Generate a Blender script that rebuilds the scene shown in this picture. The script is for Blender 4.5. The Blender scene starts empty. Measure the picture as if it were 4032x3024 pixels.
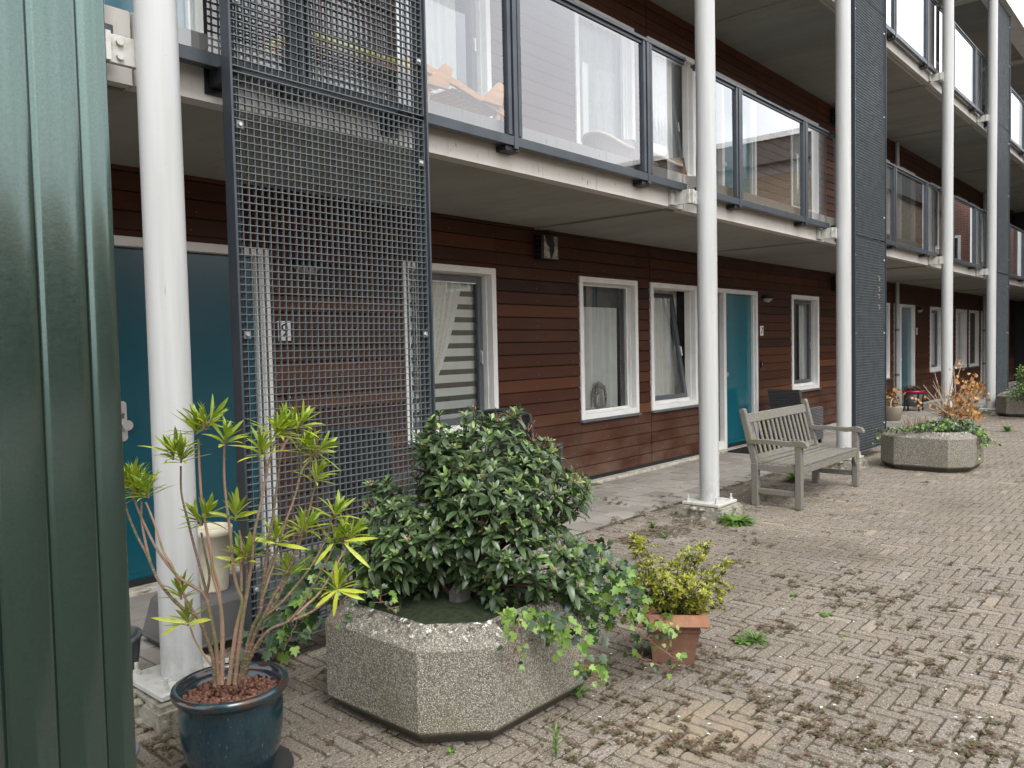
import bpy, math, random
import numpy as np
from mathutils import Vector, Matrix
from math import sin, cos, pi, radians
random.seed(7); RNG = np.random.default_rng(7)
SC = bpy.context.scene; COL = SC.collection
# ---------------------------------------------------------------- camera
F, YAW, PIT, ROL = 3186.3, radians(48.7155), radians(2.6029), radians(-1.21496)
EYE = Vector((0, 0, 1.55))
fw = Vector((sin(YAW)*cos(PIT), cos(YAW)*cos(PIT), -sin(PIT)))
rt = Vector((cos(YAW), -sin(YAW), 0)); up = rt.cross(fw)
R_ = rt*cos(ROL)+up*sin(ROL); U_ = -rt*sin(ROL)+up*cos(ROL)
cam = bpy.data.cameras.new("camera"); co = bpy.data.objects.new("camera", cam); COL.objects.link(co)
m = Matrix((R_, U_, -fw)).transposed().to_4x4(); m.translation = EYE
co.matrix_world = m; cam.sensor_fit = 'HORIZONTAL'; cam.sensor_width = 36; cam.lens = F/4032*36
cam.clip_start = .05; cam.clip_end = 1000; SC.camera = co
def at(px, py, ax='Y', v=5.35):
    "a point seen at this pixel, on the plane ax = v"
    d = fw*F + R_*(px-2016) - U_*(py-1512); i = 'XYZ'.index(ax)
    return EYE + d*((v-EYE[i])/d[i])
def atd(px, py, dep):
    return EYE + (fw*F + R_*(px-2016) - U_*(py-1512))*(dep/F)
# ---------------------------------------------------------------- sky, sun, exposure
SUN_E, SUN_A = radians(52), radians(205)
w = bpy.data.worlds.new("World"); SC.world = w; w.use_nodes = True
nt = w.node_tree; nt.nodes.clear(); N = nt.nodes.new; L = nt.links.new
sky = N('ShaderNodeTexSky'); sky.sky_type = 'NISHITA'; sky.sun_disc = False
sky.sun_elevation = SUN_E; sky.sun_rotation = SUN_A; sky.dust_density = 4; sky.air_density = 1.5
hs = N('ShaderNodeHueSaturation'); hs.inputs['Saturation'].default_value = .16
tc = N('ShaderNodeTexCoord'); nz = N('ShaderNodeTexNoise'); nz.inputs['Scale'].default_value = 2.2; nz.inputs['Detail'].default_value = 6
mr = N('ShaderNodeMapRange'); mr.inputs[1].default_value = .3; mr.inputs[2].default_value = .7; mr.inputs[3].default_value = .78; mr.inputs[4].default_value = 1.25
mx = N('ShaderNodeMix'); mx.data_type = 'RGBA'; mx.blend_type = 'MULTIPLY'; mx.inputs[0].default_value = 1
flat = N('ShaderNodeMix'); flat.data_type = 'RGBA'; flat.inputs[0].default_value = .6; flat.inputs[7].default_value = (7.6, 7.7, 7.9, 1)
bg = N('ShaderNodeBackground'); bg.inputs[1].default_value = .15
out = N('ShaderNodeOutputWorld')
L(sky.outputs[0], hs.inputs['Color']); L(hs.outputs[0], flat.inputs[6]); L(tc.outputs['Generated'], nz.inputs['Vector']); L(nz.outputs[0], mr.inputs[0])
L(flat.outputs[2], mx.inputs[6]); L(mr.outputs[0], mx.inputs[7]); L(mx.outputs[2], bg.inputs[0]); L(bg.outputs[0], out.inputs[0])
sl = bpy.data.lights.new("sun", 'SUN'); so = bpy.data.objects.new("sun", sl); COL.objects.link(so)
sl.energy = .9; sl.angle = radians(25); sl.color = (1, .97, .92)
az = pi/2 - SUN_A
sdir = Vector((sin(SUN_A)*cos(SUN_E), cos(SUN_A)*cos(SUN_E), sin(SUN_E)))
so.rotation_euler = sdir.to_track_quat('Z', 'Y').to_euler()
SC.view_settings.view_transform = 'Standard'; SC.view_settings.look = 'None'; SC.view_settings.exposure = 1.2; SC.view_settings.gamma = 1
SC.cycles.max_bounces = 8; SC.cycles.transparent_max_bounces = 24; SC.cycles.sample_clamp_indirect = 6
SC.cycles.caustics_reflective = False; SC.cycles.caustics_refractive = False
# ---------------------------------------------------------------- materials
def newmat(name):
    m = bpy.data.materials.new(name); m.use_nodes = True
    t = m.node_tree; t.nodes.clear()
    o = t.nodes.new('ShaderNodeOutputMaterial'); b = t.nodes.new('ShaderNodeBsdfPrincipled'); t.links.new(b.outputs[0], o.inputs[0])
    return m, t, b, o
def rgba(c): return (c[0], c[1], c[2], 1)
class G:
    "small helper to write node graphs"
    def __init__(s, t):
        s.t = t; s.o = t.nodes.new('ShaderNodeTexCoord').outputs['Object']
    def link(s, a, b): s.t.links.new(a, b)
    def mapv(s, sc=(1,1,1), loc=(0,0,0)):
        n = s.t.nodes.new('ShaderNodeMapping'); n.inputs['Scale'].default_value = sc; n.inputs['Location'].default_value = loc; s.link(s.o, n.inputs[0]); return n.outputs[0]
    def noise(s, scale, detail=4, rough=.55, sc=(1,1,1), loc=(0,0,0), dist=0):
        n = s.t.nodes.new('ShaderNodeTexNoise'); n.inputs['Scale'].default_value = scale; n.inputs['Detail'].default_value = detail; n.inputs['Roughness'].default_value = rough; n.inputs['Distortion'].default_value = dist
        s.link(s.mapv(sc, loc), n.inputs['Vector']); return n.outputs[0]
    def voro(s, scale, sc=(1,1,1), feat='F1', out=0):
        n = s.t.nodes.new('ShaderNodeTexVoronoi'); n.inputs['Scale'].default_value = scale; n.feature = feat; s.link(s.mapv(sc), n.inputs['Vector']); return n.outputs[out]
    def ramp(s, v, a, b, c=0., d=1.):
        n = s.t.nodes.new('ShaderNodeMapRange'); n.inputs[1].default_value = a; n.inputs[2].default_value = b; n.inputs[3].default_value = c; n.inputs[4].default_value = d; s.link(v, n.inputs[0]); return n.outputs[0]
    def math(s, op, a, b=None):
        n = s.t.nodes.new('ShaderNodeMath'); n.operation = op
        for i, x in enumerate((a, b)):
            if x is None: continue
            if isinstance(x, (int, float)): n.inputs[i].default_value = x
            else: s.link(x, n.inputs[i])
        return n.outputs[0]
    def mix(s, f, a, b, mode='MIX'):
        n = s.t.nodes.new('ShaderNodeMix'); n.data_type = 'RGBA'; n.blend_type = mode
        for i, x in ((0, f), (6, a), (7, b)):
            if isinstance(x, (int, float)): n.inputs[i].default_value = x if i == 0 else (x, x, x, 1)
            elif isinstance(x, tuple): n.inputs[i].default_value = rgba(x)
            else: s.link(x, n.inputs[i])
        return n.outputs[2]
    def attr(s, name='tone'):
        n = s.t.nodes.new('ShaderNodeAttribute'); n.attribute_name = name; return n.outputs['Fac']
    def sep(s, i):
        n = s.t.nodes.new('ShaderNodeSeparateXYZ'); s.link(s.o, n.inputs[0]); return n.outputs[i]
    def bump(s, b, h, st=.3, dist=.01):
        n = s.t.nodes.new('ShaderNodeBump'); n.inputs['Strength'].default_value = st; n.inputs['Distance'].default_value = dist; s.link(h, n.inputs['Height']); s.link(n.outputs[0], b.inputs['Normal'])
def M(name, col, rough=.5, metal=0., var=.12, vs=6, bump=0., bs=60, bd=.004, tone=0., col2=None, sc=(1,1,1), spec=.5, coat=0., c2lo=.45, c2hi=.65, speck=None, sub=None):
    m, t, b, o = newmat(name); g = G(t)
    n = g.noise(vs, 5, .6, sc)
    c = g.mix(g.ramp(n, c2lo, c2hi), col, col2 if col2 else tuple(x*(1-var*1.6) for x in col))
    if speck: c = g.mix(g.ramp(g.noise(speck[1], 3), speck[2], speck[2]+.05), c, speck[0])
    if tone: c = g.mix(1., c, g.ramp(g.attr(), 0, 1, 1-tone, 1+tone), 'MULTIPLY')
    g.link(c, b.inputs['Base Color'])
    g.link(g.ramp(n, .3, .7, rough*.88, min(1, rough*1.15)), b.inputs['Roughness'])
    b.inputs['Metallic'].default_value = metal; b.inputs['Specular IOR Level'].default_value = spec; b.inputs['Coat Weight'].default_value = coat; b.inputs['Coat Roughness'].default_value = .12
    if sub: b.inputs['Transmission Weight'].default_value = 0
    if bump: g.bump(b, g.noise(bs, 4, .6, sc), bump, bd)
    return m
def mat_glass(name, tint=.92, ior=1.5, k=1.9, rough=0.):
    m = bpy.data.materials.new(name); m.use_nodes = True; t = m.node_tree; t.nodes.clear()
    o = t.nodes.new('ShaderNodeOutputMaterial'); mx = t.nodes.new('ShaderNodeMixShader'); tr = t.nodes.new('ShaderNodeBsdfTransparent'); gl = t.nodes.new('ShaderNodeBsdfGlossy'); fr = t.nodes.new('ShaderNodeFresnel'); ma = t.nodes.new('ShaderNodeMath')
    g = G(t)
    ma.operation = 'MULTIPLY'; ma.inputs[1].default_value = k; ma.use_clamp = True; fr.inputs[0].default_value = ior
    tr.inputs[0].default_value = (tint*.97, tint, tint*.985, 1); gl.inputs[0].default_value = (.96, .97, 1, 1); gl.inputs['Roughness'].default_value = rough
    bn = t.nodes.new('ShaderNodeBump'); bn.inputs['Strength'].default_value = .008; bn.inputs['Distance'].default_value = .02; g.link(g.noise(1.1, 1), bn.inputs['Height']); g.link(bn.outputs[0], gl.inputs['Normal'])
    t.links.new(fr.outputs[0], ma.inputs[0]); t.links.new(ma.outputs[0], mx.inputs[0]); t.links.new(tr.outputs[0], mx.inputs[1]); t.links.new(gl.outputs[0], mx.inputs[2]); t.links.new(mx.outputs[0], o.inputs[0])
    return m
def mat_cladding():
    m, t, b, o = newmat('stained_cladding'); g = G(t)
    grain = g.noise(9, 6, .65, (.6, 1, 14)); tone = g.attr(); wav = g.noise(1.1, 4, .6, (1, 1, 3))
    c = g.mix(g.ramp(grain, .32, .72), (.036, .0105, .0048), (.070, .021, .0082))
    c = g.mix(g.ramp(tone, .62, 1.), c, (.115, .040, .015)); c = g.mix(g.ramp(tone, .30, 0.), c, (.022, .0068, .0045))
    c = g.mix(g.ramp(wav, .55, .8, 0, .35), c, (.15, .065, .03))
    # weathering of the lowest boards: bleached and dusty
    z = g.sep(2); low = g.math('MULTIPLY', g.ramp(z, .95, .05), g.ramp(g.noise(1.7, 5, .6, (1, 1, 2.2)), .38, .68))
    c = g.mix(g.math('MULTIPLY', low, .75), c, (.16, .105, .075))
    g.link(c, b.inputs['Base Color']); g.link(g.ramp(grain, .3, .7, .5, .66), b.inputs['Roughness']); b.inputs['Specular IOR Level'].default_value = .3
    g.bump(b, grain, .25, .003); return m
def mat_paving():
    m, t, b, o = newmat('brick_paving'); g = G(t)
    n = g.noise(1.3, 5); f = g.noise(90, 3, .7)
    c = g.mix(g.ramp(n, .35, .65), (.098, .081, .064), (.140, .117, .094))
    c = g.mix(1., c, g.ramp(g.attr(), 0, 1, .84, 1.15), 'MULTIPLY')
    c = g.mix(g.ramp(g.attr('tint'), .70, 1., 0, .7), c, (.165, .158, .15)); c = g.mix(g.ramp(g.attr('tint'), .06, .0), c, (.27, .225, .17))
    c = g.mix(g.ramp(f, .35, .75, 0, .85), c, (.33, .285, .23)); c = g.mix(g.ramp(f, .47, .33, 0, .8), c, (.048, .038, .029))
    v = g.voro(95); w = g.noise(150, 2)
    c = g.mix(g.math('MULTIPLY', g.ramp(v, .30, .18), g.ramp(w, .50, .58)), c, (.60, .55, .47))
    moss = g.math('MULTIPLY', g.ramp(g.noise(.8, 6, .65, loc=(3, 1, 0)), .53, .68), g.ramp(g.noise(30, 4, .7), .42, .62))
    c = g.mix(g.math('MULTIPLY', moss, .5), c, (.10, .10, .05))
    damp = g.ramp(g.noise(.55, 3, .5, loc=(7, 2, 0)), .5, .72, 0, .4); c = g.mix(damp, c, (.065, .054, .041))
    vd = t.nodes.new('ShaderNodeVectorMath'); vd.operation = 'DISTANCE'; g.link(g.mapv((1, 1.3, 1)), vd.inputs[0]); vd.inputs[1].default_value = (2.86, 1.72*1.3-.22, 0)
    c = g.mix(g.math('MULTIPLY', g.ramp(vd.outputs['Value'], .42, .18), g.ramp(g.noise(6, 5, .65), .38, .62)), c, (.27, .215, .145))
    g.link(c, b.inputs['Base Color']); b.inputs['Roughness'].default_value = .86; b.inputs['Specular IOR Level'].default_value = .35
    g.bump(b, g.math('ADD', f, g.noise(260, 3)), .55, .0035); return m
def mat_tiles():
    m, t, b, o = newmat('concrete_tiles'); g = G(t)
    f = g.noise(120, 3, .7); n = g.noise(2.2, 5)
    c = g.mix(g.ramp(n, .35, .68), (.20, .184, .163), (.262, .245, .219)); c = g.mix(1., c, g.ramp(g.attr(), 0, 1, .76, 1.18), 'MULTIPLY')
    c = g.mix(g.ramp(f, .4, .7, 0, .25), c, (.45, .43, .4)); c = g.mix(g.ramp(g.noise(5, 6, .7), .56, .72, 0, .45), c, (.17, .15, .12))
    g.link(c, b.inputs['Base Color']); b.inputs['Roughness'].default_value = .8; g.bump(b, f, .3, .002); return m
def mat_joint():
    m, t, b, o = newmat('sand_and_moss_joints'); g = G(t)
    c = g.mix(g.ramp(g.noise(3, 6, .65), .42, .62), (.045, .035, .025), (.055, .055, .022)); c = g.mix(g.ramp(g.noise(160, 2), .5, .7), c, (.17, .14, .11))
    g.link(c, b.inputs['Base Color']); b.inputs['Roughness'].default_value = .95; g.bump(b, g.noise(140, 3), .8, .006); return m
def mat_aggregate():
    m, t, b, o = newmat('exposed_aggregate'); g = G(t)
    v = g.voro(190, out=1); d = g.voro(190); n = t.nodes.new('ShaderNodeSeparateColor'); g.link(v, n.inputs[0])
    c = g.mix(g.ramp(n.outputs[0], 0, 1), (.09, .081, .066), (.32, .298, .25)); c = g.mix(g.ramp(n.outputs[1], .72, .95), c, (.42, .39, .33)); c = g.mix(g.ramp(d, .45, .8), c, (.10, .092, .07))
    gs = g.ramp(g.noise(2.3, 6, .7, loc=(2, 5, 1)), .46, .68, 0, .55); c = g.mix(gs, c, (.115, .12, .05))
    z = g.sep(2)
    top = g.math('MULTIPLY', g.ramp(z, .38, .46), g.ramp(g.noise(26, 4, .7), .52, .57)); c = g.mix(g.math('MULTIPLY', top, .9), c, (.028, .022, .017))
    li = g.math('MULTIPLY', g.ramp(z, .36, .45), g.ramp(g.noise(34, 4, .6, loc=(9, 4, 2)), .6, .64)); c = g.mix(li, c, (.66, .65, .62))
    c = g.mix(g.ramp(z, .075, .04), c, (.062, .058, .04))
    g.link(c, b.inputs['Base Color']); b.inputs['Roughness'].default_value = .85
    g.bump(b, g.math('ADD', g.ramp(d, .6, 0.), g.noise(60, 3)), .75, .004); return m
def mat_fascia():
    m, t, b, o = newmat('concrete_fascia'); g = G(t)
    c = g.mix(g.ramp(g.noise(1.2, 6, .65), .35, .7), (.52, .495, .46), (.63, .605, .57))
    c = g.mix(g.ramp(g.noise(7, 5, .7, (3, 3, .35)), .58, .74, 0, .6), c, (.26, .24, .21)); c = g.mix(g.ramp(g.noise(30, 3, .6, (1, 1, .3)), .64, .70, 0, .75), c, (.14, .13, .12))
    g.link(c, b.inputs['Base Color']); b.inputs['Roughness'].default_value = .8; g.bump(b, g.noise(60, 4), .2, .003); return m
def mat_soffit():
    m, t, b, o = newmat('concrete_soffit'); g = G(t)
    c = g.mix(g.ramp(g.noise(1.4, 6, .65, (1, .35, 1), dist=.4), .36, .66), (.27, .262, .235), (.345, .335, .305)); c = g.mix(g.ramp(g.noise(3.2, 7, .75, (1, .3, 1), dist=.8), .55, .72, 0, .55), c, (.19, .183, .16))
    g.link(c, b.inputs['Base Color']); b.inputs['Roughness'].default_value = .85; return m
def mat_leaf(name, c1, c2, rough=.4, trans=.25, tone=.3, vein=.0):
    m, t, b, o = newmat(name); g = G(t)
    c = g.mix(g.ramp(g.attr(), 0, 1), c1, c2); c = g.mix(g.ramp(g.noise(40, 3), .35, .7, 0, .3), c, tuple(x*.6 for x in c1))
    g.link(c, b.inputs['Base Color']); b.inputs['Roughness'].default_value = rough; b.inputs['Specular IOR Level'].default_value = .5
    tl = t.nodes.new('ShaderNodeBsdfTranslucent'); mx = t.nodes.new('ShaderNodeMixShader'); mx.inputs[0].default_value = trans
    g.link(g.mix(1., c, (1.0, 1.1, .5), 'MULTIPLY'), tl.inputs[0]); g.link(b.outputs[0], mx.inputs[1]); g.link(tl.outputs[0], mx.inputs[2]); g.link(mx.outputs[0], o.inputs[0])
    g.bump(b, g.noise(160, 2), .15, .001); return m
def mat_teak():
    m, t, b, o = newmat('weathered_teak'); g = G(t)
    gr = g.noise(14, 6, .7, (1, 7, 7)); gy = g.noise(14, 6, .7, (7, 7, 1))
    c = g.mix(g.ramp(gr, .35, .65), (.10, .093, .081), (.20, .187, .168)); c = g.mix(g.ramp(gy, .45, .7, 0, .5), c, (.11, .095, .078))
    c = g.mix(g.math('MULTIPLY', g.ramp(g.noise(6, 5, .7), .5, .66), .7), c, (.13, .135, .06)); c = g.mix(g.ramp(g.noise(40, 5, .7), .64, .70, 0, .6), c, (.42, .4, .34))
    g.link(c, b.inputs['Base Color']); b.inputs['Roughness'].default_value = .85; g.bump(b, gr, .5, .003); return m
def mat_glaze():
    m, t, b, o = newmat('blue_glaze'); g = G(t)
    z = g.sep(2)
    c = g.mix(g.ramp(g.noise(9, 6, .7, (1, 1, .5)), .35, .7), (.005, .017, .026), (.010, .035, .045)); c = g.mix(g.ramp(g.noise(120, 2, .6, (1, 1, .4)), .66, .74, 0, .5), c, (.10, .16, .17))
    c = g.mix(g.math('MULTIPLY', g.ramp(z, .325, .345), g.ramp(g.noise(18, 4), .45, .62)), c, (.045, .022, .012))
    g.link(c, b.inputs['Base Color']); b.inputs['Roughness'].default_value = .22; b.inputs['Coat Weight'].default_value = .4; g.bump(b, g.noise(18, 3), .15, .004); return m
def mat_green_steel():
    m, t, b, o = newmat('green_coated_steel'); g = G(t)
    c = g.mix(g.ramp(g.noise(260, 3, .7), .35, .7), (.030, .072, .060), (.054, .105, .090)); c = g.mix(g.ramp(g.noise(22, 6, .75, (1, 1, .12)), .69, .73, 0, .6), c, (.32, .34, .33))
    g.link(c, b.inputs['Base Color']); b.inputs['Metallic'].default_value = .85; g.link(g.ramp(g.noise(90, 3), .3, .7, .2, .27), b.inputs['Roughness']); b.inputs['Coat Weight'].default_value = .9; b.inputs['Coat Roughness'].default_value = .12; b.inputs['Coat IOR'].default_value = 1.7
    g.bump(b, g.math('ADD', g.noise(150, 2), g.noise(2.2, 2, sc=(1, 1, .4))), .02, .01); return m
def mat_brickwall(name, c1, c2, mortar):
    m, t, b, o = newmat(name); g = G(t)
    n = t.nodes.new('ShaderNodeTexBrick'); n.inputs['Scale'].default_value = 1; n.inputs['Brick Width'].default_value = .22; n.inputs['Row Height'].default_value = .065; n.inputs['Mortar Size'].default_value = .007
    n.inputs['Color1'].default_value = rgba(c1); n.inputs['Color2'].default_value = rgba(c2); n.inputs['Mortar'].default_value = rgba(mortar)
    cb = t.nodes.new('ShaderNodeCombineXYZ'); g.link(g.math('ADD', g.sep(0), g.sep(1)), cb.inputs[0]); g.link(g.sep(2), cb.inputs[1]); g.link(cb.outputs[0], n.inputs['Vector'])
    g.link(n.outputs[0], b.inputs['Base Color']); b.inputs['Roughness'].default_value = .85; return m
def mat_column():
    m, t, b, o = newmat('white_column_paint'); g = G(t)
    c = g.mix(g.ramp(g.noise(7, 5, .6, (2, 2, .12)), .35, .72), (.45, .46, .46), (.37, .375, .365)); z = g.sep(2)
    c = g.mix(g.math('MULTIPLY', g.ramp(z, .42, .12, 0, .5), g.ramp(g.noise(22, 5, .7, (1, 1, .5)), .45, .65)), c, (.20, .185, .14))
    c = g.mix(g.math('MULTIPLY', g.ramp(g.noise(16, 4, .7, (1.4, 1.4, .22), (3, 1, 7)), .69, .73), .6), c, (.20, .195, .18))
    c = g.mix(g.ramp(g.noise(60, 3, .6, (1, 1, .5), (1, 8, 2)), .72, .76, 0, .5), c, (.22, .15, .10))
    g.link(c, b.inputs['Base Color']); g.link(g.ramp(g.noise(9, 4), .3, .7, .3, .45), b.inputs['Roughness']); g.bump(b, g.noise(30, 3), .06, .004); return m
def mat_basket():
    m, t, b, o = newmat('wicker_weave'); g = G(t)
    wv = t.nodes.new('ShaderNodeTexWave'); wv.inputs['Scale'].default_value = 14; wv.bands_direction = 'Z'; wv.inputs['Distortion'].default_value = 4; g.link(g.o, wv.inputs['Vector'])
    c = g.mix(g.ramp(wv.outputs[1], .2, .8), (.03, .029, .032), (.22, .21, .225)); c = g.mix(1., c, g.ramp(g.attr(), 0, 1, .6, 1.3), 'MULTIPLY')
    g.link(c, b.inputs['Base Color']); b.inputs['Roughness'].default_value = .5; g.bump(b, wv.outputs[1], .8, .008); return m
def mat_sheer(name, c, alpha):
    m, t, b, o = newmat(name); g = G(t)
    b.inputs['Base Color'].default_value = rgba(c); b.inputs['Roughness'].default_value = .9
    tr = t.nodes.new('ShaderNodeBsdfTransparent'); mx = t.nodes.new('ShaderNodeMixShader')
    g.link(g.ramp(g.noise(70, 4, .7), .4, .62, alpha*.55, min(1, alpha*1.25)), mx.inputs[0]); g.link(tr.outputs[0], mx.inputs[1]); g.link(b.outputs[0], mx.inputs[2]); g.link(mx.outputs[0], o.inputs[0]); return m
MT = dict(
 clad=mat_cladding(), paving=mat_paving(), tile=mat_tiles(), joint=mat_joint(), agg=mat_aggregate(), fascia=mat_fascia(), soffit=mat_soffit(),
 teak=mat_teak(), glaze=mat_glaze(), gsteel=mat_green_steel(), wicker=mat_basket(),
 white=M('white_paint', (.80, .80, .78), .45, var=.05, vs=4, col2=(.73, .72, .69)),
 column=mat_column(),
 plate=M('stained_white_paint', (.45, .45, .42), .55, vs=16, col2=(.34, .33, .26), c2lo=.52, c2hi=.66),
 anth=M('anthracite_steel', (.046, .056, .068), .38, metal=.25, vs=5, var=.12),
 anthdark=M('black_steel', (.008, .009, .012), .5),
 mesh=M('galvanised_painted_grating', (.115, .132, .142), .42, metal=.15, vs=7, var=.15, bump=.05),
 zinc=M('bright_bolt', (.42, .44, .45), .3, metal=.6),
 sash=M('grey_sash', (.10, .11, .12), .4), sill=M('slate_sill', (.11, .12, .13), .5),
 teal=M('teal_door_paint_with_reflection', (.004, .130, .175), .16, vs=2, var=.03, coat=.6), tealdark=M('deep_teal_door_paint', (.002, .070, .098), .2, vs=2, var=.03, coat=.2),  # same door paint twice; teal has reflected light mixed into its colour
 alu=M('brushed_aluminium', (.6, .6, .6), .35, metal=.8), dark=M('dark_room', (.028, .026, .024), .9), roomwall=M('room_wall', (.16, .15, .135), .9),
 black=M('black_plastic', (.008, .008, .009), .35), lampglass=M('opal_lamp_glass', (.35, .35, .33), .3),
 concrete=M('rough_footing_concrete', (.30, .285, .24), .9, vs=14, col2=(.13, .125, .075), bump=.9, bs=22, bd=.02),
 kerb=M('pale_mortar_kerb', (.46, .43, .37), .9, vs=12, col2=(.27, .25, .2), bump=.6, bs=30, bd=.01),
 terra=M('faded_terracotta', (.26, .118, .062), .75, vs=22, col2=(.30, .165, .10), bump=.2, bs=80), terradark=M('brown_terracotta', (.145, .070, .042), .75, vs=14, col2=(.185, .095, .06), bump=.2, bs=80),
 soil=M('dark_soil', (.022, .015, .010), .95, bump=1, bs=60, bd=.02), moss=M('moss', (.02, .036, .008), .95, vs=30, col2=(.008, .014, .004), bump=1, bs=180, bd=.012),
 clay=M('clay_pellets', (.15, .065, .042), .85, tone=.5, vs=60, col2=(.10, .045, .03), bump=.4, bs=150),
 bark=M('ringed_bark', (.22, .135, .095), .75, tone=.45, vs=22, col2=(.115, .115, .05), sc=(1, 1, .5), bump=.4, bs=90), barkred=M('reddish_bark', (.22, .10, .07), .7, vs=24, col2=(.24, .2, .14)), twig=M('dark_twig', (.075, .05, .035), .8), paletwig=M('pale_dry_twig', (.42, .33, .25), .8),
 l_bush=mat_leaf('laurustinus_leaf', (.020, .043, .016), (.115, .172, .070), .33, .14), l_new=mat_leaf('young_leaf', (.09, .17, .035), (.24, .34, .10), .36, .2),
 l_ivy=mat_leaf('ivy_leaf', (.012, .036, .014), (.05, .10, .032), .36, .1), l_ivyn=mat_leaf('lime_ivy_leaf', (.13, .25, .045), (.28, .41, .10), .4, .3),
 l_ole=mat_leaf('long_yellow_green_leaf', (.15, .25, .025), (.50, .54, .055), .4, .3), l_aza=mat_leaf('azalea_leaf', (.20, .24, .025), (.46, .44, .07), .4, .25), l_azad=mat_leaf('azalea_leaf_painted_shade', (.05, .075, .015), (.16, .16, .03), .45, .2),
 l_weed=mat_leaf('bright_weed_leaf', (.07, .15, .022), (.15, .27, .055), .5, .25), l_red=mat_leaf('reddish_creeping_leaf', (.12, .045, .038), (.10, .12, .045), .6, .1), l_brown=mat_leaf('dry_orange_leaf', (.24, .09, .028), (.58, .33, .12), .6, .25),
 berry=M('blue_black_berry', (.006, .010, .03), .25), bud=M('pink_bud', (.42, .19, .12), .6),
 cream=M('cream_plastic', (.72, .67, .52), .45), greyplast=M('grey_plastic', (.105, .105, .105), .5, var=.1), greyplastd=M('dark_grey_plastic', (.035, .036, .037), .5), potgrey=M('grey_ribbed_pot', (.05, .055, .062), .6, vs=14, col2=(.11, .12, .13), sc=(1, 1, .2)),
 saucer=M('grey_saucer', (.14, .165, .18), .45), magenta=M('magenta_plastic', (.42, .01, .07), .4), chairfab=M('charcoal_mesh_fabric', (.022, .024, .028), .75, bump=.3, bs=300), chairframe=M('charcoal_aluminium', (.075, .082, .09), .4, metal=.3),
 orangewood=M('oiled_wood', (.50, .26, .10), .5, col2=(.40, .19, .07), sc=(1, 6, 6)), rattan=M('brown_rattan', (.13, .075, .045), .6, vs=60, col2=(.2, .13, .08), bump=.6, bs=90), rattanpale=M('pale_rattan', (.42, .36, .28), .6, vs=60, bump=.6, bs=90),
 curtain=M('white_curtain', (.86, .86, .83), .9, var=.05), blind=M('blind_band', (.85, .87, .83), .85, var=.04), blindd=M('blind_gauze_band', (.10, .105, .10), .9), net=mat_sheer('lace_net', (.95, .95, .9), 1.4), netg=mat_sheer('thin_net', (.6, .61, .58), .5),
 yellow=M('yellow_cloth', (.62, .55, .06), .8), rubber=M('black_rubber', (.012, .013, .014), .8, bump=.6, bs=120), silver=M('crumpled_foil', (.55, .54, .5), .35, metal=.6, vs=12, col2=(.22, .2, .17), bump=.8, bs=30, bd=.02),
 pipe=M('grey_pvc_pipe', (.36, .37, .375), .4, var=.05), num=M('white_enamel', (.80, .80, .80), .3), ink=M('black_ink', (.01, .01, .01), .5),
 redbrick=mat_brickwall('red_brickwork', (.19, .065, .04), (.12, .05, .035), (.22, .2, .18)), tanbrick=mat_brickwall('tan_brickwork', (.30, .235, .15), (.24, .185, .12), (.15, .13, .1)),
 darkpanel=M('dark_facade_panel', (.075, .068, .06), .7), greypanel=M('grey_facade_panel', (.27, .275, .27), .7), rooftile=M('orange_roof_tile', (.28, .10, .05), .8, vs=9, bump=.5, bs=12), asph=M('far_ground', (.17, .145, .125), .9, vs=3),
 glass=mat_glass('balustrade_glass', .9, 1.52, 3.0), wglass=mat_glass('window_glass', .94, 1.5, 2.0), wreath=M('grey_wicker_ring', (.62, .58, .52), .8, col2=(.2, .17, .14), vs=40), sign=M('stone', (.09, .088, .083), .9, vs=60, bump=.8, bs=70),
 petal=M('fallen_petal', (.7, .68, .62), .7))
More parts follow.
